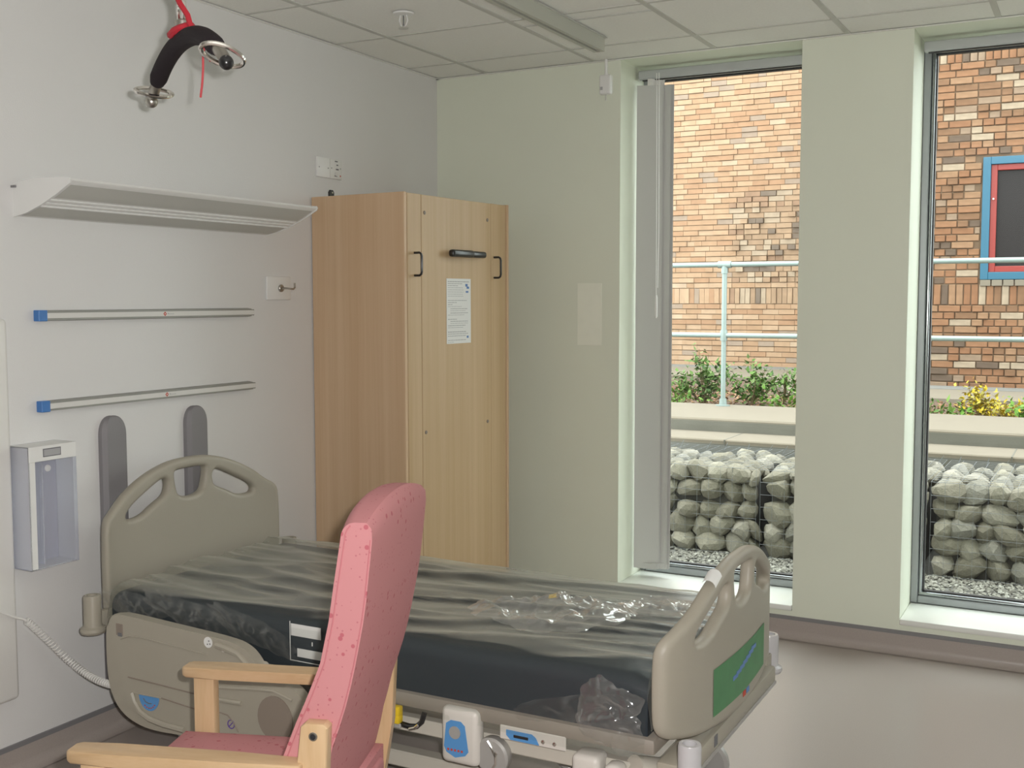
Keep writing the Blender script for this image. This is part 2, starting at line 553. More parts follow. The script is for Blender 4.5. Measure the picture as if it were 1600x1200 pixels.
floor = struct('floor', MB().box((-0.12, RY - 0.12, -0.10), (RX + 0.12, 0.46, 0.0)), M['floor'])
wall_left = struct('wall_left', MB().box((-0.12, RY - 0.12, 0), (0.0, 0.46, H + 0.1)), M['wall_white'])
wall_right = struct('wall_right', MB().box((RX, RY - 0.12, 0), (RX + 0.12, 0.46, H + 0.1)), M['wall_white'])
wall_front = struct('wall_front', MB().box((0, RY - 0.12, 0), (RX, RY, H + 0.1)), M['wall_white'])

# window wall: piers beside two openings that run from the sill up to the ceiling
W1 = (1.036, 1.903)
W2 = (2.376, 3.243)
W3 = (3.716, 4.583)  # unseen third opening, added to bring more daylight into the room
SILL = 0.157
FY = 0.30                      # inner face of the window frames
wb = MB()
wb.box((0, 0, 0), (W1[0], 0.45, H + 0.1))
wb.box((W1[1], 0, 0), (W2[0], 0.45, H + 0.1))
wb.box((W2[1], 0, 0), (W3[0], 0.45, H + 0.1))
wb.box((W3[1], 0, 0), (RX, 0.45, H + 0.1))
wb.box((W3[0], 0, 0), (W3[1], 0.45, SILL - 0.028))
wb.box((W1[0], 0, 0), (W1[1], 0.45, SILL - 0.028))
wb.box((W2[0], 0, 0), (W2[1], 0.45, SILL - 0.028))
wall_back = struct('wall_back', wb, M['wall_green'])
MB().box((0.812, -0.0015, 1.335), (0.942, 0.002, 1.642), 0.001, 1).build('filled_patch', M['wall_patch'], wall_back)

# coved skirting with a grey capping strip
def skirting(name, p0, p1, nrm):
    p0, p1, nrm = Vector(p0), Vector(p1), Vector(nrm)
    prof = [(0.003, 0.094), (0.003, 0.04)] + [(0.003 + 0.035 * (1 - cos(a)), 0.037 - 0.035 * sin(a)) for a in [pi / 2 * k / 6 for k in range(7)]]
    rows = [[p + nrm * a + Vector((0, 0, z)) for a, z in prof] for p in (p0, p1)]
    o = struct(name, MB().grid(rows), M['floor'])
    prof2 = [(0.0, 0.105), (0.005, 0.103), (0.006, 0.088), (0.0, 0.086)]
    MB().grid([[p + nrm * a + Vector((0, 0, z)) for a, z in prof2] for p in (p0, p1)], closed_v=True).build('capping_strip', M['cap_grey'], o, smooth=False)
    return o
skirting('baseboard_left', (0, RY, 0), (0, 0, 0), (1, 0, 0))
skirting('baseboard_back', (0, 0, 0), (RX, 0, 0), (0, -1, 0))
skirting('baseboard_right', (RX, RY, 0), (RX, 0, 0), (-1, 0, 0))
skirting('baseboard_front', (0, RY, 0), (RX, RY, 0), (0, 1, 0))

# suspended ceiling: 600 mm lay-in tiles on an exposed grid
ceiling = struct('ceiling', MB().box((-0.12, RY - 0.12, H + 0.02), (RX + 0.12, 0.46, H + 0.12)), M['plenum'])
xs = [0.0] + [0.304 + 0.6 * k for k in range(8)]
xs = [x for x in xs if x < RX] + [RX]
ys = [0.0] + [-0.3003 - 0.6 * k for k in range(11)]
ys = [y for y in ys if y > RY] + [RY]
tile_cache = {}
for i in range(len(xs) - 1):
    for j in range(len(ys) - 1):
        spans = [(ys[j + 1], ys[j])]
        if i == 2 and j == 1:
            spans = [(ys[j + 1], -0.785), (-0.785, ys[j])]
        for (ya, yb) in spans:
            w, d = xs[i + 1] - xs[i], yb - ya
            key = (round(w, 3), round(d, 3))
            if key not in tile_cache:
                t = MB().box((-w / 2 + 0.012, -d / 2 + 0.0085, 0), (w / 2 - 0.012, d / 2 - 0.0085, 0.014))
                me = bpy.data.meshes.new('ceiling_tile')
                t.bm.to_mesh(me)
                t.bm.free()
                tile_cache[key] = me
            link_mesh('ceiling_tile', tile_cache[key], M['ceiling_tile'], ceiling, Matrix.Translation(((xs[i] + xs[i + 1]) / 2, (ya + yb) / 2, H + 0.004 + random.uniform(-.0006, .0006))))
for x in xs[1:-1]:
    MB().box((x - 0.012, RY, H), (x + 0.012, 0, H + 0.008)).build('grid_bar', M['grid'], ceiling, smooth=False)
for y in ys[1:-1]:
    MB().box((0, y - 0.0085, H + 0.0008), (RX, y + 0.0085, H + 0.0075)).build('grid_bar', M['grid'], ceiling, smooth=False)
MB().box((xs[2], -0.790, H + 0.0008), (xs[3], -0.780, H + 0.0075)).build('grid_bar', M['grid'], ceiling, smooth=False)
for a, b in (((0, RY, H - 0.002), (0.018, 0, H)), ((0, -0.018, H - 0.002), (RX, 0, H))):
    MB().box(a, b).build('edge_trim', M['ceiling_tile'], ceiling, smooth=False)
# painted soffits of the two window recesses
for w in (W1, W2, W3):
    MB().box((w[0], 0, H), (w[1], 0.45, H + 0.02)).build('recess_soffit', M['wall_green'], ceiling, smooth=False)

# ------------------------------------------------------------------ windows
def make_window(name, w):
    x0, x1 = w
    z0, z1 = SILL, H
    fr = MB()
    fw = 0.032
    y0, y1 = FY, FY + 0.06
    fr.box((x0, y0, z0), (x0 + fw, y1, z1), 0.004, 1)
    fr.box((x1 - fw, y0, z0), (x1, y1, z1), 0.004, 1)
    fr.box((x0 + fw, y0, z0), (x1 - fw, y1, z0 + 0.035), 0.004, 1)
    fr.box((x0 + fw, y0, z1 - 0.035), (x1 - fw, y1, z1), 0.004, 1)
    win = struct(name, fr, M['alu'], smooth=False)
    b = MB()
    bw = 0.018
    i0, i1, k0, k1 = x0 + fw, x1 - fw, z0 + 0.035, z1 - 0.035
    ya, yb = y0 + 0.010, y0 + 0.05
    b.box((i0, ya, k0), (i0 + bw, yb, k1), 0.0085, 4)
    b.box((i1 - bw, ya, k0), (i1, yb, k1), 0.005, 2)
    b.box((i0, ya, k0), (i1, yb, k0 + bw), 0.005, 2)
    b.box((i0, ya, k1 - bw), (i1, yb, k1), 0.005, 2)
    b.build('glazing_bead', M['bead'], win)
    g = MB()
    i0, i1, k0, k1 = i0 + bw, i1 - bw, k0 + bw, k1 - bw
    gw = 0.006
    g.box((i0, ya + .012, k0), (i0 + gw, yb, k1))
    g.box((i1 - gw, ya + .012, k0), (i1, yb, k1))
    g.box((i0, ya + .012, k0), (i1, yb, k0 + gw))
    g.box((i0, ya + .012, k1 - gw), (i1, yb, k1))
    g.build('gasket', M['gasket'], win, smooth=False)
    MB().grid([[(i0, y0 + 0.035, k0), (i0, y0 + 0.035, k1)], [(i1, y0 + 0.035, k0), (i1, y0 + 0.035, k1)]]).build('glass_pane', M['glass'], win, smooth=False)
    MB().box((x0 + 0.001, -0.012, SILL - 0.026), (x1 - 0.001, FY, SILL), 0.005, 2).build('sill_board', M['sill'], win)
    MB().box((x0 - 0.02, 0.36, SILL - 0.03), (x1 + 0.02, 0.50, SILL), 0.003, 1).build('outer_sill', M['alu'], win)
    return win
make_window('window_1', W1)
make_window('window_2', W2)
make_window('added_window_3', W3)  # added out of view for its daylight

# ------------------------------------------------------------------ vertical blinds
def blind(w, label, xs_vanes, y=0.215, ang=8.0):
    y0 = y
    t = thing('vertical_blind', label, 'blind', ((w[0] + w[1]) / 2, y, 2.64))
    rail = MB().box((w[0] + 0.012, y - 0.022, 2.645), (w[1] - 0.012, y + 0.022, 2.690), 0.008, 3).build('head_rail', M['blind_rail'], t)
    MB().box((w[0] + 0.03, y - 0.008, 2.641), (w[1] - 0.03, y + 0.008, 2.647)).build('track_slot', M['gasket'], rail, smooth=False)
    for kv, (x, a) in enumerate(xs_vanes):
        hw = 0.0635
        y = y0 + 0.012 - 0.007 * kv
        ca, sa = cos(radians(a)), sin(radians(a))
        rows = []
        for k in range(9):
            s = -1 + 2 * k / 8
            off = 0.004 * (1 - s * s)
            rows.append([(x + ca * hw * s - sa * off, y + sa * hw * s + ca * off, z) for z in (0.200, 2.615)])
        v = MB().grid(rows)
        v.grid([[(p[0], p[1] + 0.0012, p[2]) for p in r] for r in rows])
        vo = v.build('vane', M['vane'], t)
        MB().box((x - 0.012, y - 0.004, 2.613), (x + 0.012, y + 0.004, 2.646), 0.002, 1).build('hanger', M['offwhite'], vo)
        MB().box((x - ca * 0.055, y - 0.0025, 0.196), (x + ca * 0.055, y + 0.0025, 0.225), 0.001, 1).build('bottom_weight', M['vane'], vo)
    return t
vb = blind(W1, 'grey vertical blind drawn to the left side of the left window', [(1.163, -3), (1.150, -2), (1.124, 24), (1.120, 22), (1.116, 20), (1.112, 18)], 0.215)
cd = MB()
for dx, z1 in ((-0.006, 1.50), (0.006, 1.62)):
    cd.tube([(1.172 + dx, 0.140, 2.66), (1.176 + dx, 0.138, 2.2), (1.178 + dx, 0.138, 1.9), (1.177 + dx * .6, 0.138, z1)], 0.0022, 6)
cd.build('control_cord', M['white_plastic'], vb)
MB().lathe([(0.003, 0), (0.0075, 0.01), (0.0065, 0.10), (0.003, 0.115)], (1.174, 0.138, 1.47)).build('cord_weight', M['white_plastic'], vb)
vb2 = blind(W2, 'grey blind head rail across the top of the right window', [(3.13 + 0.012 * k, -6 + k) for k in range(6)], 0.215)
for o_ in list(vb2.children):
    pass

# ================================================================== LEFT WALL FITTINGS
# overhead bed light: wing shaped aluminium fitting
LY0, LY1 = -2.605, -1.372
def light_prof():
    top = [(0.0, 1.935), (0.10, 1.948), (0.20, 1.947), (0.262, 1.943)]
    bot = [(0.267, 1.936), (0.262, 1.930), (0.20, 1.898), (0.13, 1.868), (0.06, 1.845), (0.0, 1.834)]
    return top + bot
bl = thing('bed_head_light', 'white wing-shaped light fitting on the wall above the bed', 'wall light', (0, (LY0 + LY1) / 2, 1.83))
MB().prism(light_prof(), lambda u, v, w: (u, LY0 + w, v), LY1 - LY0).build('housing', M['white_plastic'], bl, angle=28)
for ya, yb in ((LY0 - 0.004, LY0), (LY1, LY1 + 0.004)):
    MB().prism([(u * 1.01, v + (0.002 if v > 1.93 else -0.003)) for u, v in light_prof()], lambda u, v, w: (u, ya + w, v), yb - ya).build('end_cap', M['white_plastic'], bl, angle=28)
for k in range(3):                     # raised louvre strips below
    x = 0.118 + 0.022 * k
    z = 1.8625 + (x - 0.118) * 0.43 - 0.0005
    MB().tube([(x, LY0 + 0.01, z), (x, LY1 - 0.01, z)], 0.0035, 6).build('louvre_strip', M['white_plastic'], bl)
for i in range(2):
    xa, xb = ((0.02, 0.108), (0.175, 0.252))[i]
    f = lambda x: (1.834 + 0.011 * x / 0.06) if x < 0.06 else (1.845 + (x - 0.06) * 0.023 / 0.07 if x < 0.13 else (1.868 + (x - 0.13) * 0.030 / 0.07 if x < 0.20 else 1.898 + (x - 0.20) * 0.032 / 0.062))
    pts = [xa + (xb - xa) * k / 6 for k in range(7)]
    MB().grid([[(x, y, f(x) - 0.0012) for x in pts] for y in (LY0 + 0.012, LY1 - 0.012)]).build('diffuser', M['grid'], bl)
MB().box((0, LY0 - 0.010, 1.925), (0.02, LY0 - 0.003, 1.932)).build('cable_stub', M['cap_grey'], bl)

# two horizontal equipment rails
def med_rail(z, label, slope):
    y0, y1 = -2.545, -1.488
    t = thing('wall_rail', label, 'rail', (0, (y0 + y1) / 2, z), group='equipment rails above the bed head')
    h = 0.018
    prof = [(0, -h), (0.004, -h), (0.026, -h + 0.003), (0.026, -h + 0.009), (0.020, -h + 0.0095), (0.020, h - 0.0095), (0.026, h - 0.009), (0.026, h - 0.003), (0.004, h), (0, h)]
    MB().prism(prof, lambda u, v, w: (u, y0 + 0.03 + w, z + v), y1 - y0 - 0.045).build('track', M['rail_alu'], t, smooth=False)
    ins = MB().box((0.010, y0 + 0.02, z - 0.0090), (0.0275, y1, z + 0.0090), 0.001, 1).build('insert_strip', M['rail_insert'], t)
    MB().box((0, y0, z - 0.0185), (0.028, y0 + 0.035, z + 0.0185), 0.002, 1).build('end_cap', M['blue'], t)
    MB().box((0.0, y1 - 0.022, z - 0.0125), (0.0268, y1 + 0.002, z + 0.0125), 0.002, 1).build('end_stop', M['rail_alu'], t)
    yl = -1.985
    d = MB()
    d.prism([(0, -0.0085), (0.0085, 0), (0, 0.0085), (-0.0085, 0)], lambda u, v, w: (0.0274 + w, yl + u, z + v), 0.0006)
    d.build('red_diamond_logo', M['red_print'], ins, smooth=False)
    MB().box((0.0274, yl - 0.0025, z - 0.002), (0.0284, yl + 0.0025, z + 0.002)).build('logo_centre', M['rail_insert'], ins, smooth=False)
    w_ = MB()
    for k, (a, b) in enumerate(((0, .004), (.006, .008), (.010, .014), (.016, .019), (.021, .025), (.027, .031))):
        w_.box((0.0274, yl + 0.014 + a, z - 0.002), (0.0279, yl + 0.014 + b, z + (0.003 if k == 0 else 0.0005)))
    w_.build('small_lettering', M['grey_print'], ins, smooth=False)
    return t
med_rail(1.5115, 'upper of the two grey equipment rails with blue end cap', 0)
med_rail(1.2095, 'lower grey equipment rail with blue end cap, just above the headboard', 0)

# hook plate
hp = thing('hook_plate', 'small square white wall plate with a metal hook left of the cabinet', 'wall plate', (0, -1.305, 1.56))
MB().box((0, -1.384, 1.563), (0.010, -1.228, 1.662), 0.004, 2).build('plate', M['white_plastic'], hp)
MB().lathe([(0.016, 0), (0.016, 0.006), (0.013, 0.009)], (0.010, -1.298, 1.612), (1, 0, 0)).build('rosette', M['steel'], hp)
MB().tube([(0.015, -1.298, 1.612), (0.035, -1.293, 1.612), (0.048, -1.280, 1.610), (0.050, -1.262, 1.609), (0.048, -1.250, 1.616), (0.046, -1.248, 1.634)], 0.0042, 8).build('hook', M['steel'], hp)

# socket outlet high above the cabinet
so = thing('socket_outlet', 'white double wall outlet plate high above the cabinet', 'socket', (0, -0.943, 2.11))
MB().box((0, -1.034, 2.111), (0.011, -0.853, 2.200), 0.003, 2).build('face_plate', M['white_plastic'], so)
MB().box((0.010, -0.942, 2.113), (0.0118, -0.9405, 2.198)).build('plate_joint', M['grid'], so, smooth=False)
for y, z in ((-1.020, 2.155), (-0.955, 2.155), (-0.930, 2.158), (-0.864, 2.16)):
    MB().lathe([(0.0035, 0), (0.003, 0.0015)], (0.011, y, z), (1, 0, 0), 10).build('screw', M['bed_grey'], so)
for y, z, w, h in ((-0.905, 2.188, 0.020, 0.005), (-0.893, 2.172, 0.012, 0.005), (-0.898, 2.152, 0.020, 0.006)):
    MB().box((0.0105, y, z), (0.0122, y + w, z + h)).build('socket_slot', M['dark_print'], so, smooth=False)
MB().lathe([(0.010, 0), (0.0098, 0.003)], (0.0105, -0.897, 2.134), (1, 0, 0), 16).build('dial', M['offwhite'], so)
MB().box((0.0105, -0.908, 2.122), (0.0125, -0.890, 2.127)).build('socket_slot', M['dark_print'], so, smooth=False)
MB().box((0.0105, -0.868, 2.124), (0.0122, -0.862, 2.130)).build('indicator', M['red_print'], so, smooth=False)

# small black bracket showing above the cabinet top
cl = thing('wall_bracket', 'small black metal bracket on the wall just above the cabinet top', 'bracket', (0, -0.926, 1.99))
MB().prism([(-0.018, 1.99), (0.018, 1.99), (0.018, 2.050), (0.010, 2.060), (-0.010, 2.060), (-0.018, 2.050)], lambda u, v, w: (w, -0.926 + u, v), 0.008, 0.001, 1).build('bracket_plate', M['black'], cl)
MB().lathe([(0.005, 0), (0.004, 0.002)], (0.008, -0.921, 2.048), (1, 0, 0), 10).build('screw', M['chrome'], cl)

# two upright wall bumpers behind the bed head
for yc, zt, lab in ((-2.235, 1.152, 'left grey upright wall bumper strip behind the headboard'), (-1.822, 1.153, 'right grey upright wall bumper strip behind the headboard')):
    t = thing('wall_bumper', lab, 'wall protection', (0, yc, 0.185), group='grey bumper strips behind the bed')
    hw = 0.056
    xo = 0.030
    prof = [(0.0, -hw), (xo * .6, -hw), (xo, -hw + 0.015), (xo, hw - 0.015), (xo * .6, hw), (0, hw)]
    MB().prism(prof, lambda u, v, w: (u, yc + v, 0.20 + w), zt - 0.070 - 0.20).build('cover_strip', M['bumper'], t)
    # domed cap
    rows = []
    for k in range(9):
        a = pi / 2 * k / 8
        z = zt - 0.070 + 0.070 * sin(a)
        s_ = max(cos(a), 0.02) ** 0.75
        rows.append([(u * (0.35 + 0.65 * s_) if True else u, yc + v * s_, z) for u, v in prof])
    cp = MB().grid(rows)
    cp.build('domed_cap', M['bumper'], t)
    MB().box((0.004, yc - hw + 0.014, zt - 0.0710), (xo + 0.0006, yc + hw - 0.014, zt - 0.0695)).build('cap_joint', M['cap_grey'], t, smooth=False)
    MB().box((0, yc - hw, 0.188), (xo, yc + hw, 0.20), 0.003, 1).build('foot_cap', M['bumper'], t)

# glove dispenser
gd = thing('glove_dispenser', 'clear and white plastic dispenser box on the wall left of the bed', 'dispenser', (0, -2.56, 0.68))
gy0, gy1, gz0, gz1, gx = -2.662, -2.475, 0.690, 1.092, 0.100
MB().box((0, gy0, gz0), (0.004, gy1, gz1), 0.001, 1).build('back_plate', M['inner_grey'], gd)
MB().box((0.004, gy0, gz0), (gx, gy0 + 0.003, gz1)).build('side_panel', M['clear_plastic'], gd, smooth=False)
MB().box((0.004, gy1 - 0.003, gz0), (gx, gy1, gz1)).build('side_panel', M['clear_plastic'], gd, smooth=False)
MB().box((0.004, gy0, gz0), (gx, gy1, gz0 + 0.003)).build('bottom_panel', M['clear_plastic'], gd, smooth=False)
MB().box((0.004, gy0, gz1 - 0.003), (gx, gy1, gz1)).build('top_panel', M['white_plastic'], gd, smooth=False)
for ya, yb in ((gy0, gy0 + 0.024), (gy1 - 0.014, gy1)):
    MB().box((gx - 0.003, ya, gz0), (gx, yb, gz1)).build('front_lip', M['white_plastic'] if ya == gy0 else M['clear_plastic'], gd, smooth=False)
hd = MB().box((gx - 0.003, gy0, gz1 - 0.050), (gx + 0.001, gy1, gz1), 0.001, 1).build('header_strip', M['white_plastic'], gd)
MB().box((gx + 0.001, gy0 + 0.055, gz1 - 0.037), (gx + 0.0018, gy0 + 0.125, gz1 - 0.010)).build('printed_label', M['dark_print'], hd, smooth=False)
MB().box((gx + 0.0016, gy0 + 0.058, gz1 - 0.034), (gx + 0.0024, gy0 + 0.122, gz1 - 0.013)).build('label_field', M['grey_print'], hd, smooth=False)
MB().box((0.045, gy0 + 0.080, gz0 + 0.003), (0.048, gy0 + 0.083, gz1 - 0.06)).build('divider_edge', M['clear_plastic'], gd, smooth=False)
MB().box((0.004, gy0 + 0.080, gz0 + 0.003), (0.062, gy0 + 0.0825, gz1 - 0.055)).build('divider', M['clear_plastic'], gd, smooth=False)
for yy, zz in ((gy0 + 0.055, 1.00), (gy0 + 0.150, 1.00)):
    MB().lathe([(0.012, 0), (0.011, 0.004), (0.007, 0.006)], (0.004, yy, zz), (1, 0, 0), 14).build('fixing_screw', M['white_plastic'], gd)

# white wall panel at the left edge with its coiled cable
wp = tag(MB().box((0.0, -3.60, 0.262), (0.034, -2.668, 1.505), 0.022, 4).build('wall_panel', M['offwhite'], None), 'large white panel on the wall at the far left edge', 'wall panel')
MB().box((0.034, -3.50, 0.36), (0.037, -2.745, 1.42), 0.002, 1).build('inner_panel', M['white_plastic'], wp)
# coiled cable
cab = thing('coiled_cable', 'cream coiled cable hanging from the wall panel to the bed side', 'cable', (0.05, -2.6, 0.25))
def catenary(t):
    P = [Vector((0.036, -2.86, 0.64)), Vector((0.045, -2.70, 0.545)), Vector((0.055, -2.655, 0.52)), Vector((0.075, -2.59, 0.44)), Vector((0.12, -2.54, 0.36)), Vector((0.19, -2.52, 0.315)), Vector((0.275, -2.515, 0.300)), Vector((0.33, -2.505, 0.305))]
    f = t * (len(P) - 1)
    i = min(int(f), len(P) - 2)
    u = f - i
    a, b, c, d = P[max(i - 1, 0)], P[i], P[i + 1], P[min(i + 2, len(P) - 1)]
    return 0.5 * ((2 * b) + (c - a) * u + (2 * a - 5 * b + 4 * c - d) * u * u + (3 * b - a - 3 * c + d) * u ** 3)
MB().tube([catenary(0.30 * k / 12) for k in range(13)], 0.004, 8).build('straight_lead', M['offwhite'], cab)
pts = []
NT = 46
for k in range(NT * 9 + 1):
    t = 0.28 + 0.70 * k / (NT * 9)
    c = catenary(t)
    d = (catenary(min(t + 0.01, 1)) - catenary(t - 0.01)).normalized()
    a = d.cross(Vector((0, 0, 1))).normalized()
    b = a.cross(d)
    ph = 2 * pi * k / 9
    pts.append(c + (a * cos(ph) + b * sin(ph)) * 0.0105)
MB().tube(pts, 0.0030, 5).build('coil', M['offwhite'], cab)

# ================================================================== CEILING FITTINGS
RAILX = 1.122
hr = thing('ceiling_hoist_track', 'pale aluminium hoist track running along the ceiling', 'hoist track', (RAILX, -2.7, H - 0.06))
pr = [(-0.026, -0.060), (-0.007, -0.060), (-0.007, -0.052), (-0.018, -0.050), (-0.018, -0.010), (0.018, -0.010), (0.018, -0.050), (0.007, -0.052), (0.007, -0.060), (0.026, -0.060), (0.026, 0.0), (-0.026, 0.0)]
MB().prism(pr, lambda u, v, w: (RAILX + u, -5.6 + w, H - 0.001 + v), 5.6 - 0.462).build('track_profile', M['track'], hr, smooth=False)
MB().box((RAILX - 0.026, -0.462, H - 0.061), (RAILX + 0.026, -0.457, H - 0.001), 0.001, 1).build('end_cap', M['bed_light'], hr)
MB().box((RAILX - 0.036, -5.6, H - 0.004), (RAILX + 0.036, -0.45, H - 0.001)).build('mounting_flange', M['grid'], hr, smooth=False)
for y in (-0.50, -1.55, -3.2, -4.6):
    MB().box((RAILX + 0.004, y - 0.012, H - 0.064), (RAILX + 0.016, y + 0.012, H - 0.058), 0.002, 1).build('stop_block', M['bed_grey'], hr)

# hoist spreader bar, hung on its tape from the track
hb = thing('hoist_spreader_bar', 'black padded hoist spreader bar with chrome hooks and red strap', 'hoist', (1.14, -3.007, 2.1))
bd = Vector((0.505, -0.276, 0)).normalized()
bn = Vector((-bd.y, bd.x, 0))
bo = Vector((1.14, -3.007, 0))
def HB(s, z, n=0.0):
    q = bo + bd * s + bn * n
    return (q.x, q.y, z)
def arc(s):        # arch of the bar
    k = abs(s + 0.0) / 0.285
    return 2.191 - 0.097 * k ** 2.2
ss = [-0.238 + 0.476 * k / 26 for k in range(27)]
rad = [0.0225 if 0 < k < 26 else 0.018 for k in range(27)]
MB().tube([HB(s, arc(s)) for s in ss], rad, 16).build('foam_grip', M['foam'], hb)
for sg in (-1, 1):
    se = [sg * (0.225 + 0.062 * k / 6) for k in range(7)]
    MB().tube([HB(s, arc(s)) for s in se], [0.0145, 0.0145, 0.0145, 0.0145, 0.014, 0.0135, 0.012], 14).build('bar_end', M['steel'], hb)
    MB().sphere(HB(sg * 0.292, arc(0.292) - 0.003), 0.0165, 16).build('end_ball', M['black'] if sg > 0 else M['steel'], hb)
    # oval sling loop threaded across the bar end
    s0, z0 = sg * 0.268, arc(0.268) + 0.004
    lp = []
    for k in range(36):
        a = 2 * pi * k / 36
        u = 0.044 * cos(a) + 0.004 * cos(a) * abs(cos(a))
        v = 0.026 * sin(a)
        lp.append(HB(s0 + v * 0.95, z0 + v * 0.55 * sg - 0.004 + (0.012 if sg > 0 else 0.0) * cos(a) * -1, u))
    MB().tube(lp, 0.0055, 8, closed=True).build('sling_loop', M['chrome'], hb)
# suspension: clevis, shackle, tape and red retaining strap
MB().lathe([(0.012, 0), (0.020, 0.006), (0.020, 0.030), (0.010, 0.036)], HB(-0.012, 2.205)).build('swivel_boss', M['steel'], hb)
sh = []
for k in range(24):
    a = 2 * pi * k / 24
    sh.append(HB(-0.018 + 0.022 * cos(a), 2.262 + 0.034 * sin(a), 0.0))
MB().tube(sh, 0.0055, 8, closed=True).build('shackle', M['chrome'], hb)
MB().tube([HB(-0.018, 2.290), HB(-0.017, 2.45), HB(-0.017, 2.60)], 0.01, flat=(0.024, 0.004)).build('lift_tape', M['dark_print'], hb, smooth=False)
MB().box((RAILX - 0.045, -3.09, 2.585), (RAILX + 0.045, -2.92, 2.648), 0.012, 3).build('trolley', M['bed_white'], hb)
MB().lathe([(0.007, 0), (0.009, 0.008), (0.009, 0.030), (0.005, 0.036)], HB(0.030, 2.285)).build('carabiner_gate', M['chrome'], hb)
MB().tube([HB(-0.030, 2.360, -0.01), HB(-0.020, 2.335, -0.018), HB(0.004, 2.300, -0.022), HB(0.028, 2.268, -0.018), HB(0.040, 2.240, -0.004), HB(0.036, 2.216, 0.004)], 0.01, flat=(0.012, 0.006)).build('red_strap', M['red_strap'], hb)
rs = []
for k in range(20):
    a = 2 * pi * k / 20
    rs.append(HB(-0.025 + 0.040 * cos(a), 2.218 + 0.012 * sin(a) * (1 if cos(a) < 0 else .7), 0.022 * sin(a)))
MB().tube(rs, 0.010, 8, closed=True).build('red_strap', M['red_strap'], hb)
MB().tube([HB(0.190, 2.150, -0.012), HB(0.196, 2.115, -0.020), HB(0.194, 2.085, -0.020), HB(0.186, 2.055, -0.020), HB(0.172, 2.026, -0.020)], 0.0027, 7).build('red_release_cord', M['red_cord'], hb)

# sprinkler head and pull-cord switch
sp = thing('sprinkler_head', 'small white and chrome sprinkler head in the ceiling', 'sprinkler', (0.60, -1.225, H))
MB().lathe([(0.043, 0), (0.040, -0.006), (0.016, -0.009)][::-1], (0.60, -1.225, H), (0, 0, 1)).build('rose', M['white_plastic'], sp)
MB().tube([(0.586, -1.225, H - 0.008), (0.580, -1.225, H - 0.030), (0.590, -1.225, H - 0.052), (0.60, -1.225, H - 0.056), (0.61, -1.225, H - 0.052), (0.620, -1.225, H - 0.030), (0.614, -1.225, H - 0.008)], 0.0032, 8).build('yoke', M['white_plastic'], sp)
MB().cyl((0.60, -1.225, H - 0.050), (0.60, -1.225, H - 0.010), 0.0022, n=8).build('bulb', M['dark_print'], sp)
MB().lathe([(0.020, 0), (0.020, 0.002)], (0.60, -1.225, H - 0.060), (0, 0, 1)).build('deflector', M['chrome'], sp)

pc = thing('pull_cord_switch', 'small white pull-cord box hanging from the ceiling left of the window', 'switch', (0.985, -0.06, 2.54))
MB().box((0.956, -0.078, 2.540), (1.014, -0.042, 2.632), 0.008, 3).build('switch_box', M['white_plastic'], pc)
MB().cyl((0.985, -0.06, 2.630), (0.985, -0.06, H - 0.004), 0.007, n=10).build('drop_tube', M['white_plastic'], pc)
MB().lathe([(0.010, 0), (0.007, 0.012), (0.006, 0.02)], (0.985, -0.06, 2.632)).build('collar', M['white_plastic'], pc)
MB().cyl((0.985, -0.06, 2.513), (0.985, -0.06, 2.542), 0.004, 0.003, n=8).build('cord_stub', M['grid'], pc)
MB().box((0.962, -0.0795, 2.560), (0.975, -0.0775, 2.575)).build('printed_mark', M['grey_print'], pc, smooth=False)

# ================================================================== CABINET
CA = Vector((0.516, -1.106, 0))
CB = Vector((0.570, -0.284, 0))
ce = (CB - CA).normalized()                       # along the front
cn = Vector((ce.y, -ce.x, 0))                     # out of the front
CW, CD, CH = 0.824, 0.512, 2.016
cang = math.atan2(ce.y, ce.x)
cbn = thing('cabinet', 'tall beech cabinet with a fold-down front beside the bed', 'cabinet', (CA - cn * CD), 0.0)
CM = Matrix((( ce.x, cn.x, 0, CA.x), (ce.y, cn.y, 0, CA.y), (0, 0, 1, 0), (0, 0, 0, 1)))
def cbox(e0, n0, z0, e1, n1, z1, bev=0.0015):
    return MB().box((e0, n0, z0), (e1, n1, z1), bev, 1, CM)
cbox(0.0, -CD, 0.0, 0.018, 0.0, CH).build('side_panel', M['beech'], cbn)
cbox(CW - 0.018, -CD, 0.0, CW, 0.006, CH).build('side_panel', M['beech'], cbn)
cbox(0.018, -CD, CH - 0.024, CW - 0.018, -0.002, CH - 0.004).build('top_panel', M['beech'], cbn)
cbox(0.018, -CD + 0.004, 0.0, CW - 0.018, -CD + 0.010, CH - 0.02).build('back_panel', M['beech'], cbn)
cbox(0.018, -0.06, 0.0, CW - 0.018, -0.045, 0.09).build('plinth', M['beech_edge'], cbn)
cbox(0.0205, -0.020, 0.0, 0.118, 0.001, CH - 0.003).build('stile', M['beech2'], cbn)
cbox(0.672, -0.020, 0.0, CW - 0.0205, 0.001, CH - 0.003).build('stile', M['beech2'], cbn)
door = cbox(0.1205, -0.020, 0.095, 0.6695, 0.002, CH - 0.004).build('fold_down_door', M['beech2'], cbn)
def CP(e, n, z):
    q = CA + ce * e + cn * n
    return (q.x, q.y, z)
for e in (0.070, 0.700):
    MB().tube([CP(e, 0.0, 1.762), CP(e, 0.028, 1.762), CP(e, 0.036, 1.757), CP(e, 0.039, 1.747), CP(e, 0.039, 1.681), CP(e, 0.036, 1.671), CP(e, 0.028, 1.666), CP(e, 0.0, 1.666)], 0.0052, 10).build('bow_handle', M['black'], cbn)
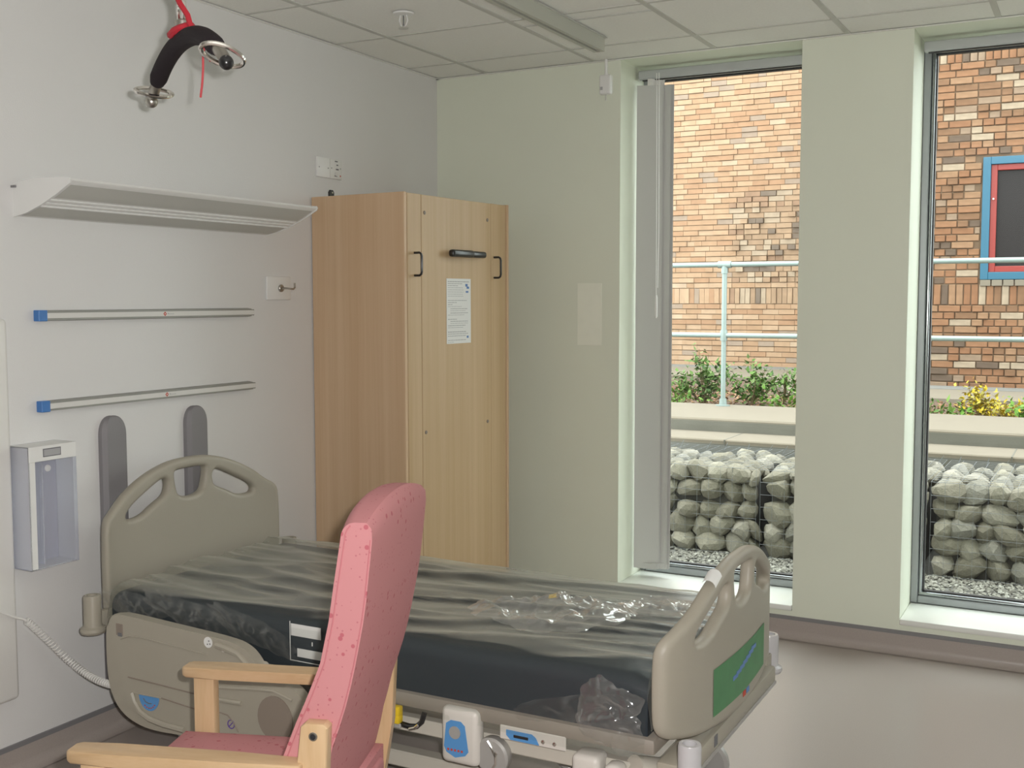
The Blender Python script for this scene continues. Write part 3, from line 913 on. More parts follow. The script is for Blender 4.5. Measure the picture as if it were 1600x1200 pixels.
# central black pull handle
hk = MB().box((0.300, 0.014, 1.752), (0.472, 0.046, 1.785), 0.012, 4, CM)
hk.box((0.330, 0.002, 1.758), (0.36, 0.016, 1.780), 0.003, 1, CM)
hk.box((0.54, 0.002, 1.758), (0.57, 0.016, 1.780), 0.003, 1, CM)
hk.build('pull_handle', M['black'], door)
MB().box((0.455, 0.010, 1.754), (0.585, 0.038, 1.783), 0.011, 4, CM).build('handle_lever', M['black'], door)
for e, z in ((0.142, 1.936), (0.640, 1.934), (0.143, 0.985), (0.638, 0.987)):
    MB().lathe([(0.0085, 0), (0.0085, 0.0015), (0.006, 0.004)], CP(e, 0.002, z), cn, 14).build('screw_cap', M['bed_disc'], door)
# paper notice
ntc = thing('instruction_notice', 'white printed instruction sheet stuck to the cabinet front', 'notice', CP(0.40, 0.002, 1.36))
MB().box((0.303, 0.0025, 1.365), (0.496, 0.0036, 1.657), 0, 1, CM).build('paper_sheet', M['white_print'], ntc, smooth=False)
tx = MB()
random.seed(3)
z = 1.645
for k, (ind, ln, th) in enumerate([(0, .17, 4), (0, .12, 3), (0, .08, 3), (0, .125, 2), (0, .125, 2), (0, .125, 2), (0, .12, 2), (0, .13, 2), (-1, 0, 0), (0, .15, 3), (0, .07, 3), (0, .04, 3), (0, .11, 2), (.02, .14, 3), (.02, .12, 2), (.02, .14, 3), (0, .13, 2), (-1, 0, 0), (0, .07, 3), (.02, .14, 3), (.02, .14, 2), (0, .14, 3), (0, .12, 2), (-1, 0, 0), (0, .15, 4), (0, .16, 3), (0, .15, 3), (-1, 0, 0), (0, .15, 3), (0, .05, 2)]):
    if ind >= 0:
        x = 0.312 + ind
        end = x + ln
        while x < end - 0.006:
            w = random.uniform(0.008, 0.026)
            tx.box((x, 0.0036, z - th * 0.0009), (min(x + w, end), 0.0040, z), 0, 1, CM)
            x += w + 0.003
    z -= 0.0094
tx.build('printed_text', M['grey_print'], ntc, smooth=False)
lg = MB()
lg.box((0.452, 0.0036, 1.622), (0.470, 0.0041, 1.634), 0, 1, CM)
lg.box((0.462, 0.0036, 1.612), (0.482, 0.0041, 1.622), 0, 1, CM)
lg.box((0.455, 0.0036, 1.594), (0.476, 0.0041, 1.602), 0, 1, CM)
lg.box((0.462, 0.0036, 1.388), (0.476, 0.0041, 1.398), 0, 1, CM)
lg.build('printed_logo', M['blue_print'], ntc, smooth=False)

# ================================================================== HOSPITAL BED
bed = thing('hospital_bed', 'beige plastic hospital bed with moulded head and foot boards', 'bed', (1.2, -2.0, 0.0))
BY = -1.990

def smooth_loop(pts, it=2):
    for _ in range(it):
        q = []
        n = len(pts)
        for i in range(n):
            a, b = pts[i], pts[(i + 1) % n]
            q.append((a[0] * .75 + b[0] * .25, a[1] * .75 + b[1] * .25))
            q.append((a[0] * .25 + b[0] * .75, a[1] * .25 + b[1] * .75))
        pts = q
    return pts

def board_mesh(hw, ztop, zsh, zbot, dip, thick=0.040, bev=0.016):
    """moulded panel with three grab holes: returns bmesh in (s, z, w) axes"""
    R = ztop - zsh
    half = [(0.0, ztop), (0.10, ztop - 0.004), (0.22, ztop - 0.035), (0.33, ztop - 0.088), (hw - 0.055, zsh + 0.020), (hw - 0.012, zsh - 0.004), (hw, zsh - 0.045)]
    right = half + [(hw, zbot + 0.06), (hw - 0.01, zbot + 0.02), (hw - 0.04, zbot), (0.25, zbot - dip * 0.7), (0, zbot - dip)]
    left = [(-a, b) for a, b in right[1:-1]][::-1]
    outer = right + left
    # Chaikin only on the loop as a whole
    outer = smooth_loop(outer, 2)
    sc = hw / 0.45
    t0 = ztop
    h2 = [(0, -.040), (0.070, -.042), (0.083, -.052), (0.074, -.105), (0.060, -.138), (0.0, -.150)]
    hole_c = [(a * sc, t0 + b) for a, b in h2] + [(-a * sc, t0 + b) for a, b in h2[1:-1][::-1]]
    h3 = [(0.115, -.092), (0.120, -.070), (0.140, -.062), (0.190, -.082), (0.310, -.140), (0.335, -.168), (0.318, -.184), (0.245, -.180), (0.190, -.150), (0.125, -.125)]
    hole_r = [(a * sc, t0 + b) for a, b in h3]
    hole_l = [(-a, b) for a, b in hole_r][::-1]
    cu = bpy.data.curves.new('board', 'CURVE')
    cu.dimensions = '2D'
    cu.fill_mode = 'BOTH'
    cu.extrude = thick / 2 - bev
    cu.bevel_depth = bev
    cu.bevel_resolution = 3
    cu.offset = -bev
    for loop in (outer, smooth_loop(hole_c, 2), smooth_loop(hole_r, 2), smooth_loop(hole_l, 2)):
        sp_ = cu.splines.new('POLY')
        sp_.points.add(len(loop) - 1)
        for q, (a, b) in zip(sp_.points, loop):
            q.co = (a, b, 0, 1)
        sp_.use_cyclic_u = True
    ob = bpy.data.objects.new('tmp_board', cu)
    COL.objects.link(ob)
    dg = bpy.context.evaluated_depsgraph_get()
    me = bpy.data.meshes.new_from_object(ob.evaluated_get(dg))
    bpy.data.objects.remove(ob)
    bm = bmesh.new()
    bm.from_mesh(me)
    bpy.data.meshes.remove(me)
    bmesh.ops.remove_doubles(bm, verts=bm.verts, dist=1e-5)
    k = -hw + 0.03
    while k < hw:
        bmesh.ops.bisect_plane(bm, geom=list(bm.verts) + list(bm.edges) + list(bm.faces), plane_co=(k, 0, 0), plane_no=(1, 0, 0))
        k += 0.03
    return bm

def place_board(name, hw, ztop, zsh, zbot, dip, xmid, xend, out_sign, mat_):
    bm = board_mesh(hw, ztop, zsh, zbot, dip)
    b = MB()
    b.bm.free()
    b.bm = bm
    for v in bm.verts:
        s, z, w = v.co
        k = abs(s) / hw
        bow = (xmid - xend) * (1 - (0.55 * k ** 2 + 0.45 * k ** 8))
        v.co = Vector((xend + bow + w * out_sign, BY + s, z))
    return b.build(name, mat_, bed, angle=40)

place_board('headboard', 0.447, 0.982, 0.826, 0.46, 0.0, 0.125, 0.175, -1, M['bed_beige'])
foot = place_board('footboard', 0.484, 0.850, 0.702, 0.440, 0.05, 2.226, 2.160, 1, M['bed_beige'])
# green label panel on the outside of the footboard, following its curve
def footx(s):
    k = abs(s) / 0.484
    return 2.160 + 0.066 * (1 - (0.55 * k ** 2 + 0.45 * k ** 8)) + 0.0215
rows = []
for k in range(13):
    s = -0.250 + 0.50 * k / 12
    rows.append([(footx(s), BY + s, z) for z in (0.440 + 0.020 * abs(s), 0.575)])
gp = MB().grid(rows).build('green_label_panel', M['green_panel'], foot)
gm = MB()
random.seed(5)
for k in range(7):
    s = -0.10 + 0.03 * k
    gm.box((footx(s) + 0.0005, BY + s, 0.500 + 0.006 * k), (footx(s) + 0.0015, BY + s + 0.045, 0.512 + 0.006 * k))
gm.build('printed_mark', M['blue_print'], gp, smooth=False)
for s, m_ in ((0.030, 'blue'), (-0.005, 'red_print')):
    MB().box((footx(s) + 0.0005, BY + s, 0.424), (footx(s) + 0.0015, BY + s + 0.026, 0.440)).build('small_sticker', M[m_], foot, smooth=False)
# white sticker near the footboard crest
stk = []
for k in range(7):
    a = pi * (0.05 + 0.75 * k / 6)
    stk.append([(footx(-0.215) - 0.0205 + 0.0215 * cos(a) , BY - 0.255 + dy, 0.818 + 0.045 * (dy + .0) * 6 * .0 + 0.0215 * sin(a) + dy * 0.36 - 0.022) for dy in (0.0, 0.055)])
st = MB().grid(stk).build('white_sticker', M['white_print'], foot)

# deck, frame and legs
dk = MB()
dk.box((0.20, -2.450, 0.395), (2.150, -1.535, 0.440), 0.012, 2)
dk.build('mattress_deck', M['bed_deck'], bed)
for y in (-2.405, -1.575):
    MB().box((0.25, y - 0.018, 0.312), (2.22, y + 0.018, 0.356), 0.004, 1).build('frame_rail', M['bed_light'], bed)
MB().box((2.150, -2.44, 0.322), (2.228, -1.55, 0.382), 0.008, 2).build('foot_end_beam', M['bed_beige'], bed)
MB().box((2.2285, -2.43, 0.326), (2.232, -1.56, 0.336)).build('beam_trim', M['bed_grey'], bed, smooth=False)
MB().box((2.2285, -2.385, 0.342), (2.2298, -2.335, 0.376)).build('blue_symbol_label', M['blue_label'], bed, smooth=False)
MB().box((2.2285, -2.20, 0.346), (2.2298, -2.172, 0.376)).build('printed_symbol', M['dark_print'], bed, smooth=False)
MB().box((0.16, -2.42, 0.33), (0.23, -1.56, 0.42), 0.008, 2).build('head_end_beam', M['bed_light'], bed)
# lifting frame and base
for y in (-2.30, -1.68):
    MB().box((0.40, y - 0.025, 0.150), (2.05, y + 0.025, 0.200), 0.005, 1).build('base_rail', M['bed_light'], bed)
for x in (0.42, 2.02):
    MB().box((x - 0.025, -2.30, 0.150), (x + 0.025, -1.68, 0.200), 0.005, 1).build('base_cross_bar', M['bed_light'], bed)
for x0, x1 in ((0.62, 0.86), (1.86, 1.62)):
    for y in (-2.22, -1.76):
        MB().tube([(x0, y, 0.18), (x1, y, 0.345)], 0.02, 10).build('lift_arm', M['bed_grey'], bed)
for x in (0.42, 2.02):
    for y in (-2.30, -1.68):
        w = MB().lathe([(0.010, -0.018), (0.066, -0.018), (0.075, -0.010), (0.075, 0.010), (0.066, 0.018), (0.010, 0.018)], (x + 0.02, y, 0.075), (0, 1, 0), 28).build('castor', M['bed_grey'], bed)
        MB().box((x - 0.02, y - 0.030, 0.075), (x + 0.035, y - 0.020, 0.155), 0.003, 1).build('castor_fork', M['bed_light'], w)
        MB().box((x - 0.02, y + 0.020, 0.075), (x + 0.035, y + 0.030, 0.155), 0.003, 1).build('castor_fork', M['bed_light'], w)
# corner bumpers (roller pole sockets)
def corner(x, y, z0, z1, m_, r=0.029):
    b = MB().lathe([(r * 1.30, 0), (r * 1.45, 0.008), (r * 1.40, 0.018), (r * 1.05, 0.024), (r, 0.03), (r, z1 - z0 - 0.006), (r * 0.92, z1 - z0), (r * 0.62, z1 - z0), (r * 0.58, z1 - z0 - 0.02)], (x, y, z0), (0, 0, 1), 26).build('corner_bumper', M[m_], bed)
    return b
corner(0.185, -2.500, 0.458, 0.585, 'bed_beige')
corner(0.185, -1.480, 0.458, 0.585, 'bed_beige')
corner(2.262, -2.505, 0.345, 0.474, 'clear_bumper')
corner(2.190, -1.490, 0.338, 0.465, 'clear_bumper')
for x, y0, y1, z in ((0.185, -2.475, -2.40, 0.495), (0.185, -1.58, -1.505, 0.495), (2.240, -2.48, -2.41, 0.380), (2.190, -1.57, -1.505, 0.380)):
    MB().box((x - 0.014, y0, z - 0.03), (x + 0.014, y1, z + 0.03), 0.005, 2).build('bumper_arm', M['bed_beige'], bed)

# near side rail
RYN = -2.535       # outer face
def sr(u, v, w):
    return (u, RYN + w, v)
outl = [(0.284, 0.36), (0.284, 0.50), (0.300, 0.540), (0.340, 0.552), (0.56, 0.541), (0.81, 0.530), (0.872, 0.514), (0.908, 0.484), (0.925, 0.455), (1.00, 0.440), (1.07, 0.415), (1.11, 0.36), (1.115, 0.28), (1.09, 0.22), (1.02, 0.205), (0.80, 0.200), (0.60, 0.197), (0.50, 0.190), (0.42, 0.196), (0.345, 0.224), (0.300, 0.280)]
rail = MB().prism(smooth_loop(outl, 2), sr, 0.036, 0.010, 3).build('side_rail', M['bed_beige'], bed, angle=40)
def ridge(pts, r, name, m_='bed_beige'):
    MB().tube([(x, RYN - 0.001, z) for x, z in pts], r, 8).build(name, M[m_], rail)
ridge([(0.395, 0.300), (0.405, 0.272), (0.43, 0.243), (0.47, 0.226), (0.53, 0.218), (0.62, 0.216)], 0.010, 'moulded_rim')
ridge([(0.760, 0.510), (0.80, 0.505), (0.845, 0.495), (0.880, 0.468), (0.898, 0.440)], 0.011, 'grab_rim')
ridge([(0.350, 0.470), (0.39, 0.485), (0.46, 0.487), (0.60, 0.480), (0.72, 0.473)], 0.0022, 'moulded_line')
ridge([(0.380, 0.3485), (0.52, 0.345), (0.66, 0.341), (0.76, 0.338)], 0.0022, 'moulded_line', 'bed_disc')
ridge([(0.525, 0.303), (0.60, 0.297), (0.70, 0.290)], 0.0022, 'moulded_line', 'bed_disc')
ridge([(0.395, 0.300), (0.525, 0.303)], 0.0022, 'moulded_line')
ridge([(0.765, 0.340), (0.855, 0.343)], 0.008, 'raised_bar')
ridge([(0.76, 0.300), (0.80, 0.296), (0.825, 0.275), (0.84, 0.25)], 0.002, 'moulded_line', 'bed_disc')
ridge([(0.72, 0.372), (0.90, 0.395), (0.98, 0.402), (1.05, 0.385)], 0.005, 'moulded_rim')
MB().box((0.330, RYN - 0.0015, 0.480), (0.362, RYN + 0.004, 0.520), 0.002, 1).build('latch_recess', M['bed_disc'], rail)
MB().box((0.340, RYN - 0.003, 0.478), (0.358, RYN + 0.002, 0.490), 0.001, 1).build('latch_slot', M['dark_print'], rail)
MB().prism([(0.428 + 0, 0.302)] + [(0.470 + 0.044 * cos(a), 0.302 - 0.050 * sin(a)) for a in [pi * k / 14 for k in range(14, -1, -1)]], lambda u, v, w: (u, RYN - 0.0015 + w, v), 0.002).build('blue_dial_label', M['blue_label'], rail, smooth=False)
MB().tube([(0.447, RYN - 0.002, 0.290), (0.456, RYN - 0.002, 0.280), (0.470, RYN - 0.002, 0.277), (0.482, RYN - 0.002, 0.278)], 0.0016, 6).build('dial_mark', M['dark_print'], rail)
for k in range(6):
    a = pi * (0.2 + 0.1 * k)
    MB().box((0.470 + 0.030 * cos(a) - 0.003, RYN - 0.0022, 0.292 - 0.032 * sin(a)), (0.470 + 0.030 * cos(a) + 0.003, RYN - 0.001, 0.295 - 0.032 * sin(a))).build('dial_mark', M['red_print'], rail, smooth=False)
def disc(x, z, r, m_, name, par=rail, t=0.0015, y=RYN, rz=1.0):
    return MB().prism([(x + r * cos(2 * pi * k / 24), z + r * rz * sin(2 * pi * k / 24)) for k in range(24)], lambda u, v, w: (u, y - t + w, v), t + 0.001).build(name, M[m_], par, smooth=False)
sk = disc(0.726, 0.513, 0.017, 'white_print', 'round_white_sticker')
for dx, dz in ((-0.004, -0.008), (0.006, -0.006), (0.002, 0.003)):
    MB().box((0.726 + dx, RYN - 0.0022, 0.513 + dz), (0.730 + dx, RYN - 0.001, 0.517 + dz)).build('sticker_print', M['dark_print'], rail, smooth=False)
disc(0.790, 0.499, 0.006, 'bed_light', 'rail_knob', t=0.006)
disc(0.985, 0.318, 0.066, 'bed_disc', 'brown_disc', t=0.003, rz=1.05)
lp = [(0.812 + 0.013 * cos(2 * pi * k / 20), RYN - 0.001, 0.270 + 0.013 * sin(2 * pi * k / 20)) for k in range(20)]
no = MB().tube(lp, 0.0016, 6, closed=True)
no.tube([(0.803, RYN - 0.001, 0.261), (0.821, RYN - 0.001, 0.279)], 0.0016, 6)
no.build('purple_warning_symbol', M['purple'], rail)
# far side rail, same outline
FYN = -1.455
MB().prism(smooth_loop(outl, 2), lambda u, v, w: (u, FYN - 0.036 + w, v - 0.10), 0.036, 0.010, 3).build('side_rail', M['bed_beige'], bed, angle=40)
for x in (0.45, 0.85):
    MB().box((x - 0.02, -2.50, 0.30), (x + 0.02, -2.42, 0.33), 0.003, 1).build('rail_arm', M['bed_grey'], bed)
    MB().box((x - 0.02, -1.57, 0.28), (x + 0.02, -1.485, 0.31), 0.003, 1).build('rail_arm', M['bed_grey'], bed)

# controls below the near edge
cy_ = -2.470
cb = MB().box((1.520, cy_, 0.268), (1.640, cy_ + 0.05, 0.430), 0.018, 3).build('control_box', M['bed_white'], bed)
trap = [(1.541, 0.385), (1.556, 0.395), (1.588, 0.395), (1.601, 0.384), (1.612, 0.312), (1.602, 0.300), (1.570, 0.290), (1.542, 0.302), (1.534, 0.318)]
bp_ = MB().prism(trap, lambda u, v, w: (u, cy_ - 0.002 + w, v), 0.003).build('blue_control_label', M['blue_label'], cb, smooth=False)
disc(1.570, 0.362, 0.018, 'bed_grey', 'grey_button', cb, 0.005, cy_)
for k in range(5):
    MB().box((1.545 + 0.011 * k, cy_ - 0.0028, 0.308), (1.551 + 0.011 * k, cy_ - 0.0015, 0.314)).build('label_mark', M['red_print'], cb, smooth=False)
MB().lathe([(0.050, 0), (0.052, 0.004), (0.052, 0.028), (0.046, 0.034)], (1.672, -2.42, 0.305), (0, -1, 0), 30).build('pivot_disc', M['bed_grey'], bed)
MB().tube([(1.665, -2.456, 0.350), (1.677, -2.457, 0.335), (1.690, -2.457, 0.310), (1.690, -2.457, 0.29), (1.680, -2.457, 0.275)], 0.004, 8).build('pivot_spring', M['chrome'], bed)
MB().lathe([(0.006, 0), (0.005, 0.004)], (1.690, -2.454, 0.318), (0, -1, 0), 12).build('pivot_screw', M['chrome'], bed)
MB().box((1.700, -2.452, 0.362), (1.900, -2.446, 0.402), 0.003, 1).build('label_bracket', M['bed_white'], bed)
MB().prism([(1.722, 0.392), (1.80, 0.392), (1.812, 0.384), (1.822, 0.366), (1.735, 0.366), (1.722, 0.378)], lambda u, v, w: (u, -2.4545 + w, v), 0.003).build('blue_symbol_label', M['blue_label'], bed, smooth=False)
MB().box((1.745, -2.4560, 0.374), (1.790, -2.4535, 0.382), 0.001, 1).build('label_mark', M['gasket'], bed)
for x in (1.834, 1.868):
    MB().lathe([(0.006, 0), (0.0055, 0.003), (0.003, 0.004)], (x, -2.452, 0.378), (0, -1, 0), 12).build('bracket_screw', M['chrome'], bed)
MB().box((1.925, -2.475, 0.270), (2.005, -2.40, 0.372), 0.016, 3).build('actuator_block', M['bed_white'], bed)
MB().box((2.018, -2.480, 0.240), (2.068, -2.42, 0.362), 0.018, 3).build('actuator_block', M['bed_white'], bed)
MB().cyl((2.09, -2.44, 0.34), (2.16, -2.35, 0.31), 0.045, n=24).build('motor_housing', M['bed_light'], bed)
MB().lathe([(0.009, 0), (0.008, 0.004)], (2.076, -2.478, 0.344), (0, -1, 0), 14).build('grey_knob', M['bed_grey'], bed)
MB().cyl((2.185, -2.42, 0.18), (2.185, -2.42, 0.35), 0.014, n=12).build('black_strut', M['black'], bed)
yb_ = MB().box((1.315, -2.478, 0.352), (1.386, -2.452, 0.378), 0.005, 2)
yb_.box((1.352, -2.478, 0.372), (1.386, -2.452, 0.402), 0.005, 2)
yb_.build('yellow_release_handle', M['yellow'], bed)
MB().box((1.315, -2.470, 0.337), (1.386, -2.450, 0.351), 0.003, 1).build('handle_base', M['bed_grey'], bed)
MB().tube([(1.36, -2.455, 0.348), (1.41, -2.458, 0.346), (1.435, -2.458, 0.350), (1.452, -2.458, 0.366), (1.457, -2.45, 0.392)], 0.008, 10).build('release_lever', M['black'], bed)
MB().tube([(1.413, -2.463, 0.340), (1.432, -2.464, 0.347), (1.444, -2.464, 0.358)], 0.005, 8).build('lever_joint', M['chrome'], bed)

# ------------------------------------------------------------------ mattress in its polythene wrap
mt = thing('mattress', 'dark teal mattress wrapped in clear polythene lying on the bed', 'mattress', (1.18, -2.0, 0.44))
MX0, MX1, MY0, MY1, MZ0, MZ1 = 0.205, 2.125, -2.435, -1.560, 0.440, 0.592
mm = MB()
nx, ny = 60, 34
def sup(t):          # rounded cross-section of the mattress: returns (y, z)
    r = 0.045
    per = [(MY0, MZ0), (MY0, MZ1 - r)] + [(MY0 + r - r * cos(a), MZ1 - r + r * sin(a)) for a in [pi / 2 * k / 5 for k in range(1, 6)]]
    return per
sec = sup(0)
sec = sec + [(MY0 + 0.045 + (MY1 - MY0 - 0.09) * k / 12, MZ1) for k in range(1, 12)] + [(MY0 + MY1 - y, z) for y, z in reversed(sec)]
rows = []
for i in range(41):
    x = MX0 + (MX1 - MX0) * i / 40
    e = min(x - MX0, MX1 - x)
    sag = 0.018 * (1 - min(1, e / 0.05)) ** 2
    row = []
    for y, z in sec:
        k = (z - MZ0) / (MZ1 - MZ0)
        row.append((x, y, z - sag * k + 0.006 * k * noise.noise(Vector((x * 2, y * 2, 0)))))
    rows.append(row)
mm.grid(rows)
for i in (0, 40):
    t = bmesh.new()
    t.faces.new([t.verts.new(p) for p in rows[i]])
    mm._add(t)
bmesh.ops.remove_doubles(mm.bm, verts=mm.bm.verts, dist=1e-5)
mm.build('mattress_body', M['mattress'], mt, angle=60)
# side labels
def mlab(x0, x1, z0, z1, m_, nm, y):
    MB().box((x0, y, z0), (x1, y + 0.001, z1)).build(nm, M[m_], mt, smooth=False)
mlab(0.965, 0.9675, 0.468, 0.588, 'white_print', 'label_window_edge', MY0 - 0.004)
mlab(0.965, 1.19, 0.466, 0.4685, 'white_print', 'label_window_edge', MY0 - 0.004)
mlab(1.19, 1.1925, 0.466, 0.530, 'white_print', 'label_window_edge', MY0 - 0.004)
mlab(0.972, 1.085, 0.545, 0.582, 'white_print', 'paper_label', MY0 - 0.006)
mlab(0.995, 1.10, 0.482, 0.508, 'white_print', 'paper_label', MY0 - 0.006)
mlab(1.050, 1.054, 0.522, 0.534, 'white_print', 'label_mark', MY0 - 0.006)
for x_, y_, a_ in ((0.73, -1.93, 0.3), (1.20, -2.05, -0.2)):
    MB().box((-0.04, -0.012, 0), (0.04, 0.012, 0.006), 0.002, 1, Matrix.Translation((x_, y_, MZ1 - 0.001)) @ Matrix.Rotation(a_, 4, 'Z')).build('strap_loop', M['mattress'], mt)

# loose polythene wrap over it: a sheet with long folds, hanging over the near edge
def ridged(v):
    return 1 - abs(noise.noise(v)) * 2
wp_sec = []
off = 0.010
for k in range(15):                         # near side, from the hanging hem up
    z = 0.388 + (MZ1 - 0.050 - 0.388) * k / 14
    wp_sec.append((MY0 - off - 0.014 * (1 - k / 14), z, 's'))
for k in range(1, 9):
    a = pi / 2 * k / 8
    wp_sec.append((MY0 + 0.045 - (0.045 + off) * cos(a), MZ1 - 0.045 + (0.045 + off) * sin(a), 'c'))
for k in range(1, 54):
    wp_sec.append((MY0 + 0.045 + (MY1 - MY0 - 0.09) * k / 54, MZ1 + off, 't'))
for k in range(8, -1, -1):
    a = pi / 2 * k / 8
    wp_sec.append((MY1 - 0.045 + (0.045 + off) * cos(a), MZ1 - 0.045 + (0.045 + off) * sin(a), 'c'))
for k in range(1, 8):
    wp_sec.append((MY1 + off, MZ1 - 0.045 - 0.10 * k / 7, 's'))
rows = []
NX = 190
for i in range(NX + 1):
    x = MX0 + 0.012 + (MX1 - MX0 - 0.010) * i / NX
    row = []
    for y, z, kd in wp_sec:
        dn = 0.0
        if kd == 's' and y < -2.3:
            n_ = noise.noise(Vector((x * 5 + z * 5, z * 9, 3.1)))
            n2 = ridged(Vector((x * 3.0 - z * 6, z * 4 + 2.2, 7.7)))
            headw = max(0, 1 - (x - MX0) / 0.75)
            dn = 0.005 * n_ + (0.006 + 0.016 * headw) * max(0, n2 - 0.35) + 0.010 * headw
            if z < 0.44:
                dn += 0.008 + 0.006 * noise.noise(Vector((x * 4, 1.5, 9)))
            zz = z + 0.012 * noise.noise(Vector((x * 3.0, 0.2, 5))) * (1 if z < 0.42 else 0)
            row.append((x, y - dn, zz))
            continue
        # long folds, running along the bed and fanning a little
        u = y + 0.10 * sin(x * 1.7 + 0.4) + 0.16 * (x - 1.1) * (y + 2.0)
        f1 = ridged(Vector((x * 0.9, u * 6.5, 1.3)))
        f2 = ridged(Vector((x * 2.2 + u * 2, u * 13.0, 4.9)))
        f3 = noise.noise(Vector((x * 7, u * 16, 8.1)))
        headw = max(0, 1 - (x - MX0) / 0.65)
        dn = 0.014 * max(0, f1 - 0.40) / 0.6 + (0.006 + 0.010 * headw) * max(0, f2 - 0.30) + 0.0022 * f3
        if kd == 'c':
            dn *= 0.75
        row.append((x, y - (0.5 * dn if kd != 't' else 0) * (1 if y < -2 else -1), z + dn))
    rows.append(row)
wr = MB().grid(rows)
# closing flaps at head and foot
hd_rows = []
for k in range(7):
    hd_rows.append([(rows[0][j][0] - 0.004 * k, p[1], p[2] - (p[2] - 0.47) * k / 6 if p[2] > 0.47 else p[2]) for j, p in enumerate(rows[0]) if 14 <= j <= 88])
wr.grid(hd_rows)
ft_rows = []
for k in range(7):
    ft_rows.append([(rows[-1][j][0] + 0.002 * k, p[1], p[2] - (p[2] - 0.46) * k / 6 if p[2] > 0.46 else p[2]) for j, p in enumerate(rows[-1]) if 14 <= j <= 88])
wr.grid(ft_rows)
wr.build('polythene_wrap', M['wrap'], mt, angle=80)
# gathered bunches of film along the near side
def film_blob(name, m_, parent, centre, ax_u, ax_v, nrm, ru, rv, amp, lift, seed, fr, nr=22, na=64):
    """crumpled patch of film with an irregular outline, lying close to the surface at its rim"""
    c, au, av, nv = Vector(centre), Vector(ax_u).normalized(), Vector(ax_v).normalized(), Vector(nrm).normalized()
    g = []
    for i in range(nr + 1):
        r = i / nr
        row = []
        for k in range(na):
            a = 2 * pi * k / na
            R = 1 + 0.30 * noise.noise(Vector((cos(a) * 1.6 + seed, sin(a) * 1.6, seed))) + 0.16 * noise.noise(Vector((cos(a) * 5, sin(a) * 5, seed * 2)))
            p = c + au * (ru * r * R * cos(a)) + av * (rv * r * R * sin(a))
            q = p * fr + Vector((seed, seed * 1.7, 0))
            fall = (1 - r ** 3)
            d = (ridged(q) * amp + ridged(q * 2.3) * amp * 0.45 + noise.noise(q * 4.5) * amp * 0.2) * (0.25 + 0.75 * fall) + lift * fall
            row.append(p + nv * max(d, 0.001) + noise.noise_vector(q * 1.3) * amp * 0.5)
        g.append(row)
    b = MB().grid(g, closed_v=True)
    bmesh.ops.remove_doubles(b.bm, verts=b.bm.verts, dist=1e-5)
    return b.build(name, m_, parent, angle=25)
film_blob('gathered_film', M['bag'], mt, (2.035, MY0 - 0.026, 0.490), (1, 0, 0.2), (-.2, 0, 1), (0, -1, 0.1), 0.100, 0.092, 0.011, 0.006, 2.6, 13, 26, 80)
film_blob('gathered_film', M['wrap_veil'], mt, (1.90, MY0 - 0.022, 0.485), (1, 0, 0.25), (-.25, 0, 1), (0, -1, 0.1), 0.16, 0.035, 0.008, 0.004, 3.3, 9)
film_blob('gathered_film', M['wrap_veil'], mt, (0.34, MY0 - 0.026, 0.555), (1, 0, -0.15), (0.15, 0, 1), (0, -1, 0.2), 0.15, 0.044, 0.008, 0.003, 6.0, 17)
film_blob('gathered_film', M['wrap_veil'], mt, (0.58, MY0 - 0.022, 0.560), (1, 0, -0.22), (0.3, 0, 1), (0, -1, 0.2), 0.20, 0.046, 0.008, 0.002, 8.2, 16)
film_blob('gathered_film', M['wrap_veil'], mt, (0.84, MY0 - 0.020, 0.540), (1, 0, -0.30), (0.3, 0, 1), (0, -1, 0.2), 0.17, 0.042, 0.007, 0.001, 9.7, 18)

# crumpled empty bag lying on top
pb = thing('crumpled_plastic_bag', 'crumpled clear plastic bag lying on the wrapped mattress', 'plastic bag', (1.75, -2.07, MZ1 + 0.01))
film_blob('bag_sheet', M['bag'], pb, (1.70, -2.085, MZ1 + 0.022), (1, 0.02, 0), (0.25, 1, 0), (0, 0, 1), 0.235, 0.185, 0.030, 0.014, 11.0, 9, 44, 110)
film_blob('bag_sheet', M['bag'], pb, (1.93, -1.90, MZ1 + 0.020), (1, 0.3, 0), (-0.2, 1, 0), (0, 0, 1), 0.14, 0.095, 0.022, 0.006, 14.0, 11, 28, 72)
film_blob('bag_sheet', M['wrap_veil'], pb, (1.78, -1.93, MZ1 + 0.030), (1, 0.25, 0), (-0.2, 1, 0), (0, 0, 1), 0.115, 0.055, 0.008, 0.010, 17.0, 6, 16, 48)
MB().box((-0.012, -0.008, 0), (0.012, 0.008, 0.002), 0, 1, Matrix.Translation((1.648, -2.01, MZ1 + 0.055)) @ Matrix.Rotation(0.5, 4, 'X') @ Matrix.Rotation(0.4, 4, 'Z')).build('yellow_label', M['yellow'], pb, smooth=False)

